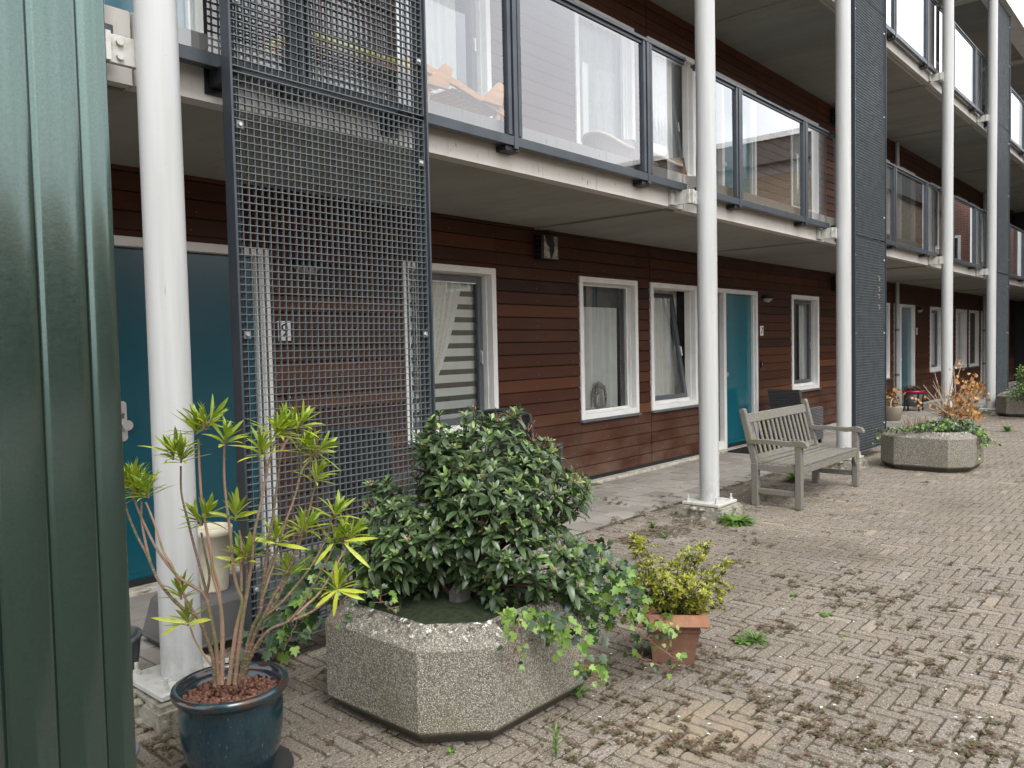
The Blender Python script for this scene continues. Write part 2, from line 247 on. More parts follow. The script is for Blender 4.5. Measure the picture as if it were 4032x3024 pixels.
# ---------------------------------------------------------------- mesh builder
class MB:
    def __init__(s): s.v = []; s.f = []; s.t = []; s.m = []; s.smooth = []
    def add(s, vs, fs, tone=None, mi=0, smooth=False):
        k = len(s.v); t = random.random() if tone is None else tone
        s.v += [tuple(p) for p in vs]; s.t += [t]*len(vs)
        for f in fs: s.f.append(tuple(i+k for i in f)); s.m.append(mi); s.smooth.append(smooth)
        return s
    def box(s, a, b, tone=None, mi=0, M4=None, bev=0):
        (x0, y0, z0), (x1, y1, z1) = a, b
        if x0 > x1: x0, x1 = x1, x0
        if y0 > y1: y0, y1 = y1, y0
        if z0 > z1: z0, z1 = z1, z0
        if bev and min(x1-x0, y1-y0, z1-z0) > 2.2*bev:
            e = bev; vs = []; fs = []
            import itertools
            idx = {}
            for cx_, cy_, cz_ in itertools.product((0, 1), repeat=3):
                X = (x0, x1)[cx_]; Y = (y0, y1)[cy_]; Z = (z0, z1)[cz_]; sx = 1-2*cx_; sy = 1-2*cy_; sz = 1-2*cz_
                for a_, p in ((0, (X, Y+sy*e, Z+sz*e)), (1, (X+sx*e, Y, Z+sz*e)), (2, (X+sx*e, Y+sy*e, Z))):
                    idx[(cx_, cy_, cz_, a_)] = len(vs); vs.append(p)
            I = lambda x, y, z, a_: idx[(x, y, z, a_)]
            for c in (0, 1):
                fs.append([I(c, 0, 0, 0), I(c, 1, 0, 0), I(c, 1, 1, 0), I(c, 0, 1, 0)][::(1 if c else -1)])
                fs.append([I(0, c, 0, 1), I(1, c, 0, 1), I(1, c, 1, 1), I(0, c, 1, 1)][::(-1 if c else 1)])
                fs.append([I(0, 0, c, 2), I(1, 0, c, 2), I(1, 1, c, 2), I(0, 1, c, 2)][::(1 if c else -1)])
            for p in (0, 1):
                for q in (0, 1):
                    fs.append([I(p, q, 0, 0), I(p, q, 1, 0), I(p, q, 1, 1), I(p, q, 0, 1)]); fs.append([I(p, 0, q, 0), I(p, 1, q, 0), I(p, 1, q, 2), I(p, 0, q, 2)]); fs.append([I(0, p, q, 1), I(1, p, q, 1), I(1, p, q, 2), I(0, p, q, 2)])
                    for r in (0, 1): fs.append([I(p, q, r, 0), I(p, q, r, 1), I(p, q, r, 2)])
        else:
            vs = [(x0, y0, z0), (x1, y0, z0), (x1, y1, z0), (x0, y1, z0), (x0, y0, z1), (x1, y0, z1), (x1, y1, z1), (x0, y1, z1)]
            fs = [(0, 3, 2, 1), (4, 5, 6, 7), (0, 1, 5, 4), (1, 2, 6, 5), (2, 3, 7, 6), (3, 0, 4, 7)]
        if M4 is not None: vs = [tuple(M4 @ Vector(p)) for p in vs]
        return s.add(vs, fs, tone, mi)
    def bar(s, p, q, w, h=None, tone=None, upv=(0, 0, 1), mi=0, bev=0):
        "beam from p to q, w across, h along upv"
        p, q = Vector(p), Vector(q); d = q-p; l = d.length; z = d.normalized(); u = Vector(upv)
        x = u.cross(z)
        if x.length < 1e-4: x = Vector((1, 0, 0)).cross(z)
        x.normalize(); y = z.cross(x); h = h or w
        M4 = Matrix((x, y, z)).transposed().to_4x4(); M4.translation = p
        return s.box((-w/2, -h/2, 0), (w/2, h/2, l), tone, mi, M4, bev)
    def tube(s, pts, rad, n=8, tone=None, caps=True, mi=0, smooth=True):
        pts = [Vector(p) for p in pts]; k = len(pts)
        if isinstance(rad, (int, float)): rad = [rad]*k
        vs = []; fs = []; prev = None
        for i, p in enumerate(pts):
            d = (pts[min(i+1, k-1)]-pts[max(i-1, 0)]).normalized()
            a = prev if prev else (Vector((0, 0, 1)) if abs(d.z) < .9 else Vector((1, 0, 0)))
            x = (a - d*a.dot(d)); x = x.normalized() if x.length > 1e-5 else d.orthogonal().normalized(); prev = x; y = d.cross(x)
            for j in range(n):
                t = 2*pi*j/n; vs.append(tuple(p + (x*cos(t)+y*sin(t))*rad[i]))
        for i in range(k-1):
            for j in range(n): fs.append((i*n+j, i*n+(j+1) % n, (i+1)*n+(j+1) % n, (i+1)*n+j))
        s.add(vs, fs, tone, mi, smooth)
        if caps:
            s.add(vs[:n], [tuple(range(n))[::-1]], tone, mi); s.add(vs[-n:], [tuple(range(n))], tone, mi)
        return s
    def cyl(s, c, r, z0, z1, n=24, tone=None, mi=0): return s.tube([(c[0], c[1], z0), (c[0], c[1], z1)], r, n, tone, True, mi)
    def lathe(s, c, prof, n=40, tone=None, mi=0, ribs=0, ribd=0):
        vs = []; fs = []; k = len(prof)
        for r, z in prof:
            for j in range(n):
                t = 2*pi*j/n; rr = r*(1+ribd*cos(ribs*t)) if ribs else r
                vs.append((c[0]+rr*cos(t), c[1]+rr*sin(t), c[2]+z))
        for i in range(k-1):
            for j in range(n): fs.append((i*n+j, i*n+(j+1) % n, (i+1)*n+(j+1) % n, (i+1)*n+j))
        return s.add(vs, fs, tone, mi, True)
    def ball(s, c, r, tone=None, mi=0, n=6, sq=(1, 1, 1)):
        vs = [(c[0], c[1], c[2]+r*sq[2])]; fs = []; k = n//2+1
        for i in range(1, k):
            a = pi*i/k
            for j in range(n): vs.append((c[0]+r*sq[0]*sin(a)*cos(2*pi*j/n), c[1]+r*sq[1]*sin(a)*sin(2*pi*j/n), c[2]+r*sq[2]*cos(a)))
        vs.append((c[0], c[1], c[2]-r*sq[2])); e = len(vs)-1
        for j in range(n):
            fs.append((0, 1+j, 1+(j+1) % n)); fs.append((e, 1+(k-2)*n+(j+1) % n, 1+(k-2)*n+j))
            for i in range(k-2): fs.append((1+i*n+j, 1+(i+1)*n+j, 1+(i+1)*n+(j+1) % n, 1+i*n+(j+1) % n))
        return s.add(vs, fs, tone, mi, True)
    def prism(s, poly, z0, z1, tone=None, mi=0):
        n = len(poly); vs = [(x, y, z0) for x, y in poly]+[(x, y, z1) for x, y in poly]
        return s.add(vs, [tuple(range(n))[::-1], tuple(range(n, 2*n))]+[(i, (i+1) % n, n+(i+1) % n, n+i) for i in range(n)], tone, mi)
ORG = {}
def build(name, mb, mats, parent=None, loc=None, extra=None):
    me = bpy.data.meshes.new(name); org = Vector(ORG[parent.name]) if parent is not None else Vector(loc or (0, 0, 0))
    v = np.array(mb.v, dtype=np.float64).reshape(-1, 3)-np.array(org)
    me.from_pydata(v.tolist(), [], mb.f)
    for mt in (mats if isinstance(mats, (list, tuple)) else [mats]): me.materials.append(MT[mt] if isinstance(mt, str) else mt)
    me.polygons.foreach_set('material_index', mb.m); me.polygons.foreach_set('use_smooth', mb.smooth)
    a = me.attributes.new('tone', 'FLOAT', 'POINT'); a.data.foreach_set('value', mb.t)
    if extra: b = me.attributes.new('tint', 'FLOAT', 'POINT'); b.data.foreach_set('value', extra)
    me.update(); o = bpy.data.objects.new(name, me); COL.objects.link(o)
    ORG[o.name] = tuple(org)
    if parent is not None: o.parent = parent
    else: o.location = org
    return o
def tag(o, label=None, cat=None, group=None, kind=None):
    if label: o['label'] = label
    if cat: o['category'] = cat
    if group: o['group'] = group
    if kind: o['kind'] = kind
    return o
def thing(name, label, cat, loc, group=None):
    o = bpy.data.objects.new(name, None); COL.objects.link(o); o.location = loc; o.empty_display_size = .1; ORG[o.name] = tuple(loc); return tag(o, label, cat, group)
def sub(name, mb, mats, par):
    "sub-part: shares the origin of its part"
    return build(name, mb, mats, par)
def kids(o): return [c for c in CH.get(o.name, [])]
def copy_tree(o, delta=None, parent=None, label=None):
    allo = [x for x in COL.objects if x.parent == o]
    c = o.copy(); COL.objects.link(c); base = ORG[o.name]; ORG[c.name] = base
    if parent is not None: c.parent = parent
    if delta is not None: c.location = Vector(o.location)+Vector(delta); ORG[c.name] = tuple(Vector(base)+Vector(delta))
    if label: c['label'] = label
    for ch in allo: copy_tree(ch, None, c)
    return c
def text(name, s, size, loc, mat, parent, dep=.002):
    cu = bpy.data.curves.new('t', 'FONT'); cu.body = s; cu.size = size; cu.extrude = dep; cu.align_x = 'CENTER'; cu.align_y = 'CENTER'
    o = bpy.data.objects.new('t', cu); COL.objects.link(o); dg = bpy.context.evaluated_depsgraph_get(); me = bpy.data.meshes.new_from_object(o.evaluated_get(dg)); COL.objects.unlink(o); bpy.data.objects.remove(o)
    p = bpy.data.objects.new(name, me); me.materials.clear(); me.materials.append(MT[mat]); COL.objects.link(p)
    me.transform(Matrix.Rotation(pi/2, 4, 'X')); p.parent = parent; p.location = Vector(loc)-Vector(ORG[parent.name]); return p
# ---------------------------------------------------------------- dimensions
P = 8.43; ST = 3.0; W = 5.35; CY = 3.47; XE = 32.2
CX = [1.68, 6.63, 10.10, 15.03, 18.47, 23.5, 26.9]
# ---------------------------------------------------------------- ground
mb = MB(); S = 90
mb.add([(-S, -S, -.035), (S, -S, -.035), (S, S, -.035), (-S, S, -.035)], [(0, 1, 2, 3)])
tag(build('ground', mb, 'asph'), kind='structure')
mb = MB(); mb.add([(-6, -8, -.007), (34, -8, -.007), (34, 5.3, -.007), (-6, 5.3, -.007)], [(0, 1, 2, 3)])
tag(build('joint_sand', mb, 'joint'), kind='structure')
def pavers():
    mb = MB(); tint = []; u = .0690; g = .0045
    def slab(x0, y0, x1, y1, tone, ti):
        j = lambda: random.uniform(-.0018, .0018); e = .005; zt = random.uniform(-.0015, .0015); r = .009
        x0 += g/2+abs(j())*.7; x1 -= g/2+abs(j())*.7; y0 += g/2+abs(j())*.7; y1 -= g/2+abs(j())*.7
        def ring(o, z, c): return [(x0+o+c, y0+o, z), (x1-o-c, y0+o, z), (x1-o, y0+o+c, z), (x1-o, y1-o-c, z), (x1-o-c, y1-o, z), (x0+o+c, y1-o, z), (x0+o, y1-o-c, z), (x0+o, y0+o+c, z)]
        a = ring(0, -.014, r*.6); b = [(x, y, z+zt+j()) for x, y, z in ring(e, 0, r)]
        mb.add(a+b, [tuple(range(8, 16))]+[(i, (i+1) % 8, 8+(i+1) % 8, 8+i) for i in range(8)], tone); tint.extend([ti]*16)
    for i in range(int(-1.5/u), int(27/u)):
        for j in range(int(-2.2/u), int(3.95/u)):
            k = (i+j) % 6; x, y = i*u, j*u
            if x < 1 and y < -0.2: continue
            if y < x*.135-1.0 or (x < 1.0 and y < 1.4 and x < .2): continue
            if x > 14 and y < 1.2: continue
            tone = random.random(); ti = random.random()
            if k == 0: slab(x, y, x+3*u, y+u, tone, ti)
            elif k == 3: slab(x, y, x+u, y+3*u, tone, ti)
    return mb, tint
pm, tint = pavers(); tag(build('brick_paving', pm, 'paving', extra=tint), kind='structure')
mb = MB(); u = .3
for r in range(5):
    y0 = 3.885+.105+r*.2525 if False else 3.99+r*.252; off = .15*(r % 2)
    for i in range(-4, 118):
        x0 = i*u+off; z = random.uniform(-.002, .002); jj = [random.uniform(-.002, .002) for _ in range(4)]
        a = (x0+.003, y0+.003); b = (x0+u-.003, y0+.249)
        vs = [(a[0], a[1], -.02), (b[0], a[1], -.02), (b[0], b[1], -.02), (a[0], b[1], -.02), (a[0]+.004, a[1]+.004, z+jj[0]), (b[0]-.004, a[1]+.004, z+jj[1]), (b[0]-.004, b[1]-.004, z+jj[2]), (a[0]+.004, b[1]-.004, z+jj[3])]
        mb.add(vs, [(4, 5, 6, 7), (0, 1, 5, 4), (1, 2, 6, 5), (2, 3, 7, 6), (3, 0, 4, 7)])
tag(build('tile_footpath', mb, 'tile'), kind='structure')
# ---------------------------------------------------------------- the apartment building
bld = thing('apartment_building', 'long apartment building with dark red-brown plank cladding, white window trims and concrete galleries', 'building', (0, 5.5, 0))
WINS = []   # x0, x1 of each opening, kind
for k in range(4):
    b = P*k
    if k < 4: WINS += [(b+(1.80 if k else 1.35), b+3.37, 'door'), (b+4.69, b+5.87, 'sash'), (b+7.25, b+8.42, 'fixed'), (b+8.73, b+9.90, 'tilt')]
WINS = [x for x in WINS if x[1] < XE]
def clad(s):
    z0 = s*ST+(.07 if s == 0 else .0); z1 = s*ST+2.80 if s < 2 else s*ST+2.40; p = .1275
    mb = MB(); ops = [(a, b, (s*ST-.2 if t == 'door' else s*ST+.72), s*ST+2.315) for a, b, t in WINS]
    seams = []
    for k in range(4): seams += [P*k+8.575+.14, P*k+3.40, P*k+5.9]
    row = 0; z = z0
    while z < z1-.01:
        zt = min(z+p, z1); base = random.random()
        cuts = sorted(set([-.6, XE] + [c for o in ops for c in (o[0], o[1])] + seams))
        tn = base
        for a, b in zip(cuts[:-1], cuts[1:]):
            if b-a < .02: continue
            if a in seams or random.random() < .3: tn = min(1, max(0, base*.6+random.random()*.45))
            segs = [(z, zt)]
            for o in ops:
                if a >= o[0]-.001 and b <= o[1]+.001:
                    ns = []
                    for q0, q1 in segs:
                        if q1 <= o[2] or q0 >= o[3]: ns.append((q0, q1))
                        else:
                            if q0 < o[2]-.004: ns.append((q0, o[2]))
                            if q1 > o[3]+.004: ns.append((o[3], q1))
                    segs = ns
            g = .0015 if (a in seams or b in seams) else 0
            for q0, q1 in segs:
                full = q1-q0 > p*.9; gt = .0065 if full else 0.0
                xa, xb = a+g, b-g; yf = W-.001+random.uniform(-.0015, .0015); yb = W+.022
                # tapered board: top edge set back, lower edge proud with a bevel
                pr = [(yb, q0), (yf+.006, q0), (yf, q0+.005), (yf+.004, q1-gt-.005), (yf+.011, q1-gt), (yb, q1-gt)]
                vs = [(xa, y, zz) for y, zz in pr]+[(xb, y, zz) for y, zz in pr]; n = 6
                mb.add(vs, [(i, (i+1) % n, n+(i+1) % n, n+i) for i in range(n)]+[tuple(range(n)), tuple(range(n, 2*n))[::-1]], tn)
        z = zt; row += 1
    bk = MB(); xs = [-.6]+sorted([c for o in ops for c in o[:2]])+[XE]
    for a, b in zip(xs[:-1], xs[1:]):
        o = next((o for o in ops if abs(o[0]-a) < .01 and abs(o[1]-b) < .01), None)
        for q0, q1 in ([(s*ST-.2, s*ST+2.9)] if o is None else ([(o[3], s*ST+2.9)] + ([(s*ST-.2, o[2])] if o[2] > s*ST else []))):
            bk.box((a, W+.0215, q0), (b, W+.30, q1))
    nh = MB(); rows = int((z1-z0)/p)
    for r in range(rows):
        zz = z0+(r+.30)*p
        for i in range(48):
            x = .3+i*.62+(.03 if r % 2 else 0)+random.uniform(-.012, .012)
            if s == 2 or x > 20 or any(o[0]-.03 < x < o[1]+.03 and o[2]-.03 < zz < o[3]+.03 for o in ops): continue
            nh.box((x-.0024, W-.0050, zz-.0024), (x+.0024, W-.0005, zz+.0024))
    ww = build('wall', mb, 'clad', bld)
    if nh.v: sub('nail_heads', nh, 'rattanpale', ww)['kind'] = 'stuff'; sub('wall_core', bk, 'dark', ww)
for s in range(3): clad(s)
# rooms behind the glass
mb = MB()
for s in range(3):
    z = s*ST; mb.box((-.6, 8.2, z-.2), (XE, 8.3, z+2.9)); mb.box((-.6, 5.66, z+2.7), (XE, 8.2, z+2.85)); mb.box((-.6, 5.66, z-.15), (XE, 8.2, z-.02))
    for k in range(5):
        for xx in (P*k-1.9, P*k+4.0, P*k+8.57):
            if -.6 < xx < XE: mb.box((xx, 5.66, z), (xx+.1, 8.2, z+2.7))
build('interior', mb, 'roomwall', bld)
# window kinds
def ring(mb, x0, x1, z0, z1, y0, y1, w, bev=.003):
    mb.box((x0, y0, z0), (x0+w, y1, z1), bev=bev); mb.box((x1-w, y0, z0), (x1, y1, z1), bev=bev); mb.box((x0+w, y0, z1-w), (x1-w, y1, z1), bev=bev); mb.box((x0+w, y0, z0), (x1-w, y1, z0+w), bev=bev)
def make_window(kind, x0, x1, z0):
    zb, zt = z0+.72, z0+2.32; fr = MB()
    ring(fr, x0-.004, x1+.004, zb, zt, W-.016, W+.055, .062); ring(fr, x0+.052, x1-.052, zb+.052, zt-.052, W+.0555, W+.145, .017)
    wf = build('window', fr, 'white', bld)
    sb = MB(); sb.box((x0-.02, W-.04, zb-.028), (x1+.02, W+.01, zb-.003), bev=.003); sub('sill', sb, 'sill', wf)
    ix0, ix1, iz0, iz1 = x0+.069, x1-.069, zb+.069, zt-.069; yg = W+.10
    if kind == 'fixed':
        r = MB(); ring(r, ix0, ix1, iz0, iz1, yg-.012, yg+.03, .022); sub('glazing_bead', r, 'white', wf)
        g = MB(); g.add([(ix0+.02, yg, iz0+.02), (ix1-.02, yg, iz0+.02), (ix1-.02, yg, iz1-.02), (ix0+.02, yg, iz1-.02)], [(0, 1, 2, 3)]); sub('pane', g, 'wglass', wf)
    else:
        r = MB(); bb = MB(); bb.box((ix0, yg-.02, iz0), (ix1, yg+.06, iz0+.035)); sub('glazing_bead', bb, 'white', wf)
        ring(r, ix0+.012, ix1-.012, iz0+.04, iz1-.01, yg, yg+.05, .058)
        hd = MB(); hx = ix1-.045; hd.box((hx-.012, yg-.006, iz0+.62), (hx+.012, yg, iz0+.74)); hd.box((hx-.009, yg-.03, iz0+.60), (hx+.009, yg-.012, iz0+.73), bev=.004); hd.box((hx-.008, yg-.02, iz0+.70), (hx+.008, yg, iz0+.72))
        g = MB(); g.add([(ix0+.06, yg+.025, iz0+.09), (ix1-.06, yg+.025, iz0+.09), (ix1-.06, yg+.025, iz1-.06), (ix0+.06, yg+.025, iz1-.06)], [(0, 1, 2, 3)])
        if kind == 'tilt':
            T = Matrix.Translation((0, yg, iz0+.05)) @ Matrix.Rotation(radians(-8.5), 4, 'X') @ Matrix.Translation((0, -yg, -iz0-.05))
            for q in (r, g, hd): q.v = [tuple(T @ Vector(p)) for p in q.v]
        sub('sash', r, 'sash', wf); sub('window_handle', hd, 'alu', wf); sub('pane', g, 'wglass', wf)
    return wf
def make_door(x0, x1, z0, leafmat):
    zt = z0+2.32; fr = MB(); zb = z0+.02
    for a, b in ((x0, x0+.06), (x1-.062, x1)): fr.box((a, W-.016, zb), (b, W+.10, zt), bev=.003)
    fr.box((x0+.06, W-.016, zt-.062), (x1-.062, W+.10, zt), bev=.003)
    xm = x1-(1.12 if x1 > 4 else 1.29); fr.box((xm, W-.012, zb), (xm+.075, W+.10, zt-.062), bev=.003)
    fr.box((x0+.06, W+.0, zb), (xm, W+.10, zb+.12), bev=.003)
    fr.box((x1-.062-.03, W+.02, zb), (x1-.062, W+.10, zt-.062))
    d = build('door', fr, 'white', bld)
    lf = MB(); lf.box((xm+.078, W+.055, z0+.035), (x1-.094, W+.095, zt-.068), bev=.004); lf.box((xm+.085, W+.035, z0+.05), (x1-.10, W+.055, z0+.10), bev=.006)
    sub('door_leaf', lf, leafmat, d)
    th = MB(); th.box((x0, W-.06, z0), (x1, W+.10, z0+.024), bev=.004); sub('threshold', th, 'sill', d)
    sg = MB(); sg.add([(x0+.06, W+.06, zb+.12), (xm, W+.06, zb+.12), (xm, W+.06, zt-.062), (x0+.06, W+.06, zt-.062)], [(0, 1, 2, 3)]); sub('side_pane', sg, 'wglass', d)
    sp = MB(); sp.box((x0+.06, W+.115, zb+.12), (xm, W+.12, zt-.062)); sub('side_panel', sp, 'greypanel', d)
    h = MB(); hx = xm+(.135 if x1 > 4 else .205); hz = z0+1.12; y = W+.055
    pl = [(hx+.027*cos(t)*1., hz+(.105 if sin(t) > 0 else -.105)+.027*sin(t)) for t in [2*pi*i/20 for i in range(20)]]
    n = 20; h.add([(a, y, b) for a, b in pl]+[(a, y-.008, b) for a, b in pl], [tuple(range(n, 2*n))]+[(i, (i+1) % n, n+(i+1) % n, n+i) for i in range(n)], mi=0)
    h.box((hx-.02, y-.028, hz-.055), (hx+.02, y-.008, hz+.0), bev=.003)
    h.tube([(hx+.015, y-.045, hz-.027), (hx+.015, y-.022, hz-.027)], [.034, .03], 20); h.tube([(hx, y-.02, hz+.045), (hx, y-.007, hz+.045)], .009, 12, mi=1); h.box((hx-.005, y-.016, hz+.018), (hx+.005, y-.007, hz+.045), mi=1)
    sub('door_handle', h, ['alu', 'sash'], d); return d
protos = {}
for s in range(3):
    for a, b, t in WINS:
        if s == 2 and a > 27: continue
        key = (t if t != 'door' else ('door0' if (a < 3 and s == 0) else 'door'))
        if key in protos:
            o0, a0, s0 = protos[key]; copy_tree(o0, (a-a0, 0, (s-s0)*ST), bld)
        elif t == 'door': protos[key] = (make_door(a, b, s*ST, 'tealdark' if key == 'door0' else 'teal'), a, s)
        else: protos[key] = (make_window(t, a, b, s*ST), a, s)
# copies are placed relative to the building
# galleries
def gallery(s):
    z = s*ST; bnd = [-3.3]+CX+[XE]
    for i, (a, b) in enumerate(zip(bnd[:-1], bnd[1:])):
        mb = MB(); g = .008; x0, x1 = a+g, b-g; dz = [0, .004, -.003, .005, 0, .003, 0, 0][i]; zb = z-.235+dz
        # slab, front beam with upstand, drip groove and a cross rib at the joint
        mb.box((x0, 3.83, zb+.006), (x1, 5.348, z-.02), mi=1)
        pr = [(3.70, zb-.004), (3.70, z+.085), (3.72, z+.095), (3.83, z+.095), (3.83, zb+.006), (3.79, zb+.006), (3.785, zb+.018), (3.765, zb+.018), (3.76, zb-.004)]
        n = len(pr); vs = [(x0, y, q) for y, q in pr]+[(x1, y, q) for y, q in pr]
        mb.add(vs, [(k, (k+1) % n, n+(k+1) % n, n+k) for k in range(n)]+[tuple(range(n)), tuple(range(n, 2*n))[::-1]], mi=0)
        mb.box((x1-.13, 3.80, zb-.012), (x1-.004, 5.347, zb+.004), mi=1)
        sl = build('gallery_slab', mb, ['fascia', 'soffit'], bld)
gallery(1); gallery(2)
# roof
mb = MB(); zr = 8.36
for i, (a, b) in enumerate(zip([-3.3]+CX, CX+[XE])):
    mb.box((a+.006, 3.76, zr), (b-.006, 5.6, zr+.2), mi=1); mb.box((a+.05, 3.77, zr-.05), (a+.28, 5.34, zr-.001), mi=2)
mb.box((-3.3, 3.40, zr-.02), (XE, 3.755, zr+.18), mi=0); mb.box((-3.3, 3.37, zr-.03), (XE, 3.397, zr+.62), mi=0); mb.box((-3.3, 3.40, zr+.205), (XE, 12, zr+.6), mi=1)
build('roof', mb, ['white', 'soffit', 'fascia'], bld)
mb = MB(); mb.box((-.6, W-.10, -.01), (XE, W+.02, .028), bev=.006)
for k in range(60):
    x = random.uniform(0, 30); mb.ball((x, W-.10, .02), random.uniform(.02, .035), sq=(1.8, .5, .5))
build('kerb', mb, 'kerb', bld)
mb = MB(); mb.box((-.6, W+.005, .028), (XE, W+.02, .07)); build('plinth_gap_shade_strip', mb, 'anthdark', bld)  # solid black strip painting the shade of the gap under the boards
# end wall: dark glazed entrance
mb = MB(); mb.box((XE, 3.9, 2.55), (XE+.2, 9, 2.77)); mb.box((XE, 3.9, 5.5), (XE+.2, 9, 5.77)); mb.box((XE+.02, 5.05, 0), (XE+.2, 9, 8.36))
mb.box((XE+.01, 3.9, -.01), (XE+.2, 9, .28))
for y in (3.9, 4.35, 4.8, 5.02): mb.box((XE, y, 0), (XE+.12, y+.07, 8.36))
for z in (1.0, 3.95, 6.95): mb.box((XE, 3.9, z), (XE+.1, 5.2, z+.07))
ew = build('entrance_screen', mb, 'anthdark', bld)
g = MB(); g.add([(XE+.08, 3.9, .2), (XE+.08, 5.1, .2), (XE+.08, 5.1, 8.3), (XE+.08, 3.9, 8.3)], [(0, 1, 2, 3)]); sub('pane', g, 'wglass', ew)
g = MB(); g.box((XE+3, 2, 0), (XE+3.2, 9, 8.3)); g.box((XE+.1, 2, 8.0), (XE+3.2, 9, 8.3)); sub('lobby_wall', g, 'redbrick', ew)
# drain pipes
def pipe(x, lab):
    t = thing('drainpipe', lab, 'drainpipe', (x, W-.07, 0), 'grey drainpipes on the facade')
    mb = MB(); mb.tube([(x, W-.07, .05), (x, W-.07, 2.76)], .042, 16); mb.tube([(x, W-.07, 3.1), (x, W-.07, 5.76)], .042, 16); build('pipe', mb, 'pipe', t)
    mb = MB()
    for z in (.75, 1.72): mb.cyl((x, W-.07), .047, z, z+.05, 16)
    build('pipe_clip', mb, 'greyplast', t)
pipe(18.66, 'grey plastic drainpipe beside the second teal door from the left of the far bay'); pipe(27.15, 'farthest grey drainpipe, right of the last pair of windows')
pipe(10.24, 'grey drainpipe hidden behind the white column left of door number 7')
# ---------------------------------------------------------------- columns
CLAB = ['white round steel column rising behind the blue glazed pot, left of the tall mesh screen', 'white round column between the open window and door number 7, left of the teak bench', 'white round column behind the right end of the teak bench, touching the middle mesh screen', 'white round column behind the orange-leaved shrub, between the two far mesh screens', 'white round column just left of the farthest dark screen', 'distant white column beyond the farthest screen', 'last distant white column near the entrance']
def make_column(x, top):
    t = thing('steel_column', '', 'column', (x, CY, 0), 'white columns carrying the galleries')
    mb = MB(); mb.tube([(x, CY, .13), (x, CY, 2.9), (x, CY, 5.8), (x, CY, top)], .087, 40); mb.tube([(x, CY, .13), (x, CY, .137)], .094, 40); build('shaft', mb, 'column', t)
    mb = MB(); mb.box((x-.18, CY-.18, .105), (x+.18, CY+.18, .130), bev=.004); bp = build('base_plate', mb, 'plate', t)
    for a in (-1, 1):
        for b in (-1, 1):
            q = MB(); c = (x+a*.14, CY+b*.14); q.cyl(c, .017, .13, .136, 16); q.tube([(c[0], c[1], .136), (c[0], c[1], .152)], .016, 6, smooth=False); q.cyl(c, .009, .152, .185, 10); build('anchor_bolt', q, 'plate', t)
    mb = MB(); fo = [(x-.215, CY-.225), (x+.21, CY-.22), (x+.222, CY+.2), (x-.205, CY+.215)]
    mb.prism(fo, -.03, .075); mb.prism([(a*.93+x*.07, b*.93+CY*.07) for a, b in fo], .0745, .098)
    for k in range(26):
        a = random.random()*2*pi; mb.ball((x+.20*cos(a)*1.1, CY+.20*sin(a)*1.1, random.choice((0.0, .07, .08))), random.uniform(.012, .035), n=5, sq=(1.3, 1.2, .7))
    build('footing', mb, 'concrete', t)
    for s in (1, 2):
        z = s*ST-.16; mb = MB(); mb.box((x-.27, 3.665, z-.065), (x-.20, 3.699, z+.065), bev=.003); mb.box((x-.205, CY+.02, z-.06), (x-.195+.01, 3.67, z+.06)); mb.box((x-.215, CY+.05, z-.06), (x+.02, CY+.075, z+.06), bev=.003)
        b = build('bracket', mb, 'plate', t)
        for dz in (-.03, .03):
            q = MB(); q.tube([(x-.14, CY+.035, z+dz), (x-.14, CY+.052, z+dz)], .015, 8, smooth=False); sub('bolt', q, 'plate', b)
    return t
c0 = make_column(CX[0], zr_ := 8.34); c0['label'] = CLAB[0]
for x, l in list(zip(CX, CLAB))[1:]: copy_tree(c0, (x-CX[0], 0, 0), None, l)
# ---------------------------------------------------------------- mesh screens
def make_screen(x0, lab):
    t = thing('mesh_screen', lab, 'mesh screen', (x0, CY, 0), 'tall grating screens between the columns'); Wd = 1.235; y = 3.475
    mb = MB()
    for a, b in ((x0, x0+.012), (x0+Wd-.012, x0+Wd)): mb.box((a, y-.035, .10), (b, y+.045, 8.30), bev=.002)
    for a, b in ((x0+.012, x0+.055), (x0+Wd-.055, x0+Wd-.012)): mb.box((a, y+.016, .10), (b, y+.026, 8.30))
    build('frame', mb, 'anth', t)
    for s, (z0, z1) in enumerate(((.115, 2.855), (2.885, 5.865), (5.895, 8.29))):
        mb = MB(); a0, a1 = x0+.018, x0+Wd-.018; nx = 33; px = (a1-a0)/nx; nz = round((z1-z0)/.0352); pz = (z1-z0)/nz
        for i in range(nx+1):
            x = a0+i*px; mb.box((x-.0013, y-.010, z0), (x+.0013, y+.007, z1))
        for j in range(nz+1):
            z = z0+j*pz; mb.box((a0, y-.0115, z-.0018), (a1, y+.0055, z+.0018))
        for a in (a0-.003, a1-.002): mb.box((a, y-.0145, z0), (a+.005, y+.014, z1))
        for z in (z0-.003, z1): mb.box((a0, y-.0145, z), (a1, y+.014, z+.004))
        gp = build('grating_panel', mb, 'mesh', t)
        for xx in (a0+.032, a1-.03):
            for zz in (z0+.30, z1-.24, (z0+z1)/2+.15):
                q = MB(); q.box((xx-.018, y-.018, zz-.018), (xx+.018, y-.0146, zz+.018), mi=1); q.tube([(xx, y-.026, zz), (xx, y-.0181, zz)], [.008, .0125], 12, mi=0); sub('bolt', q, ['zinc', 'sash'], gp)
    for s in (1, 2):
        for xx in (x0+.03, x0+Wd-.12):
            q = MB(); q.box((xx, y+.05, s*ST-.17), (xx+.08, 3.699, s*ST-.09), bev=.004); q.box((xx-.02, 3.69, s*ST-.20), (xx+.10, 3.699, s*ST-.06)); build('bracket', q, 'anthdark', t)
    q = MB(); q.box((x0+Wd-.06, y-.02, -.01), (x0+Wd-.02, y+.02, .10)); q.box((x0+.02, y-.02, -.01), (x0+.06, y+.02, .10)); build('foot', q, 'anthdark', t)
    return t
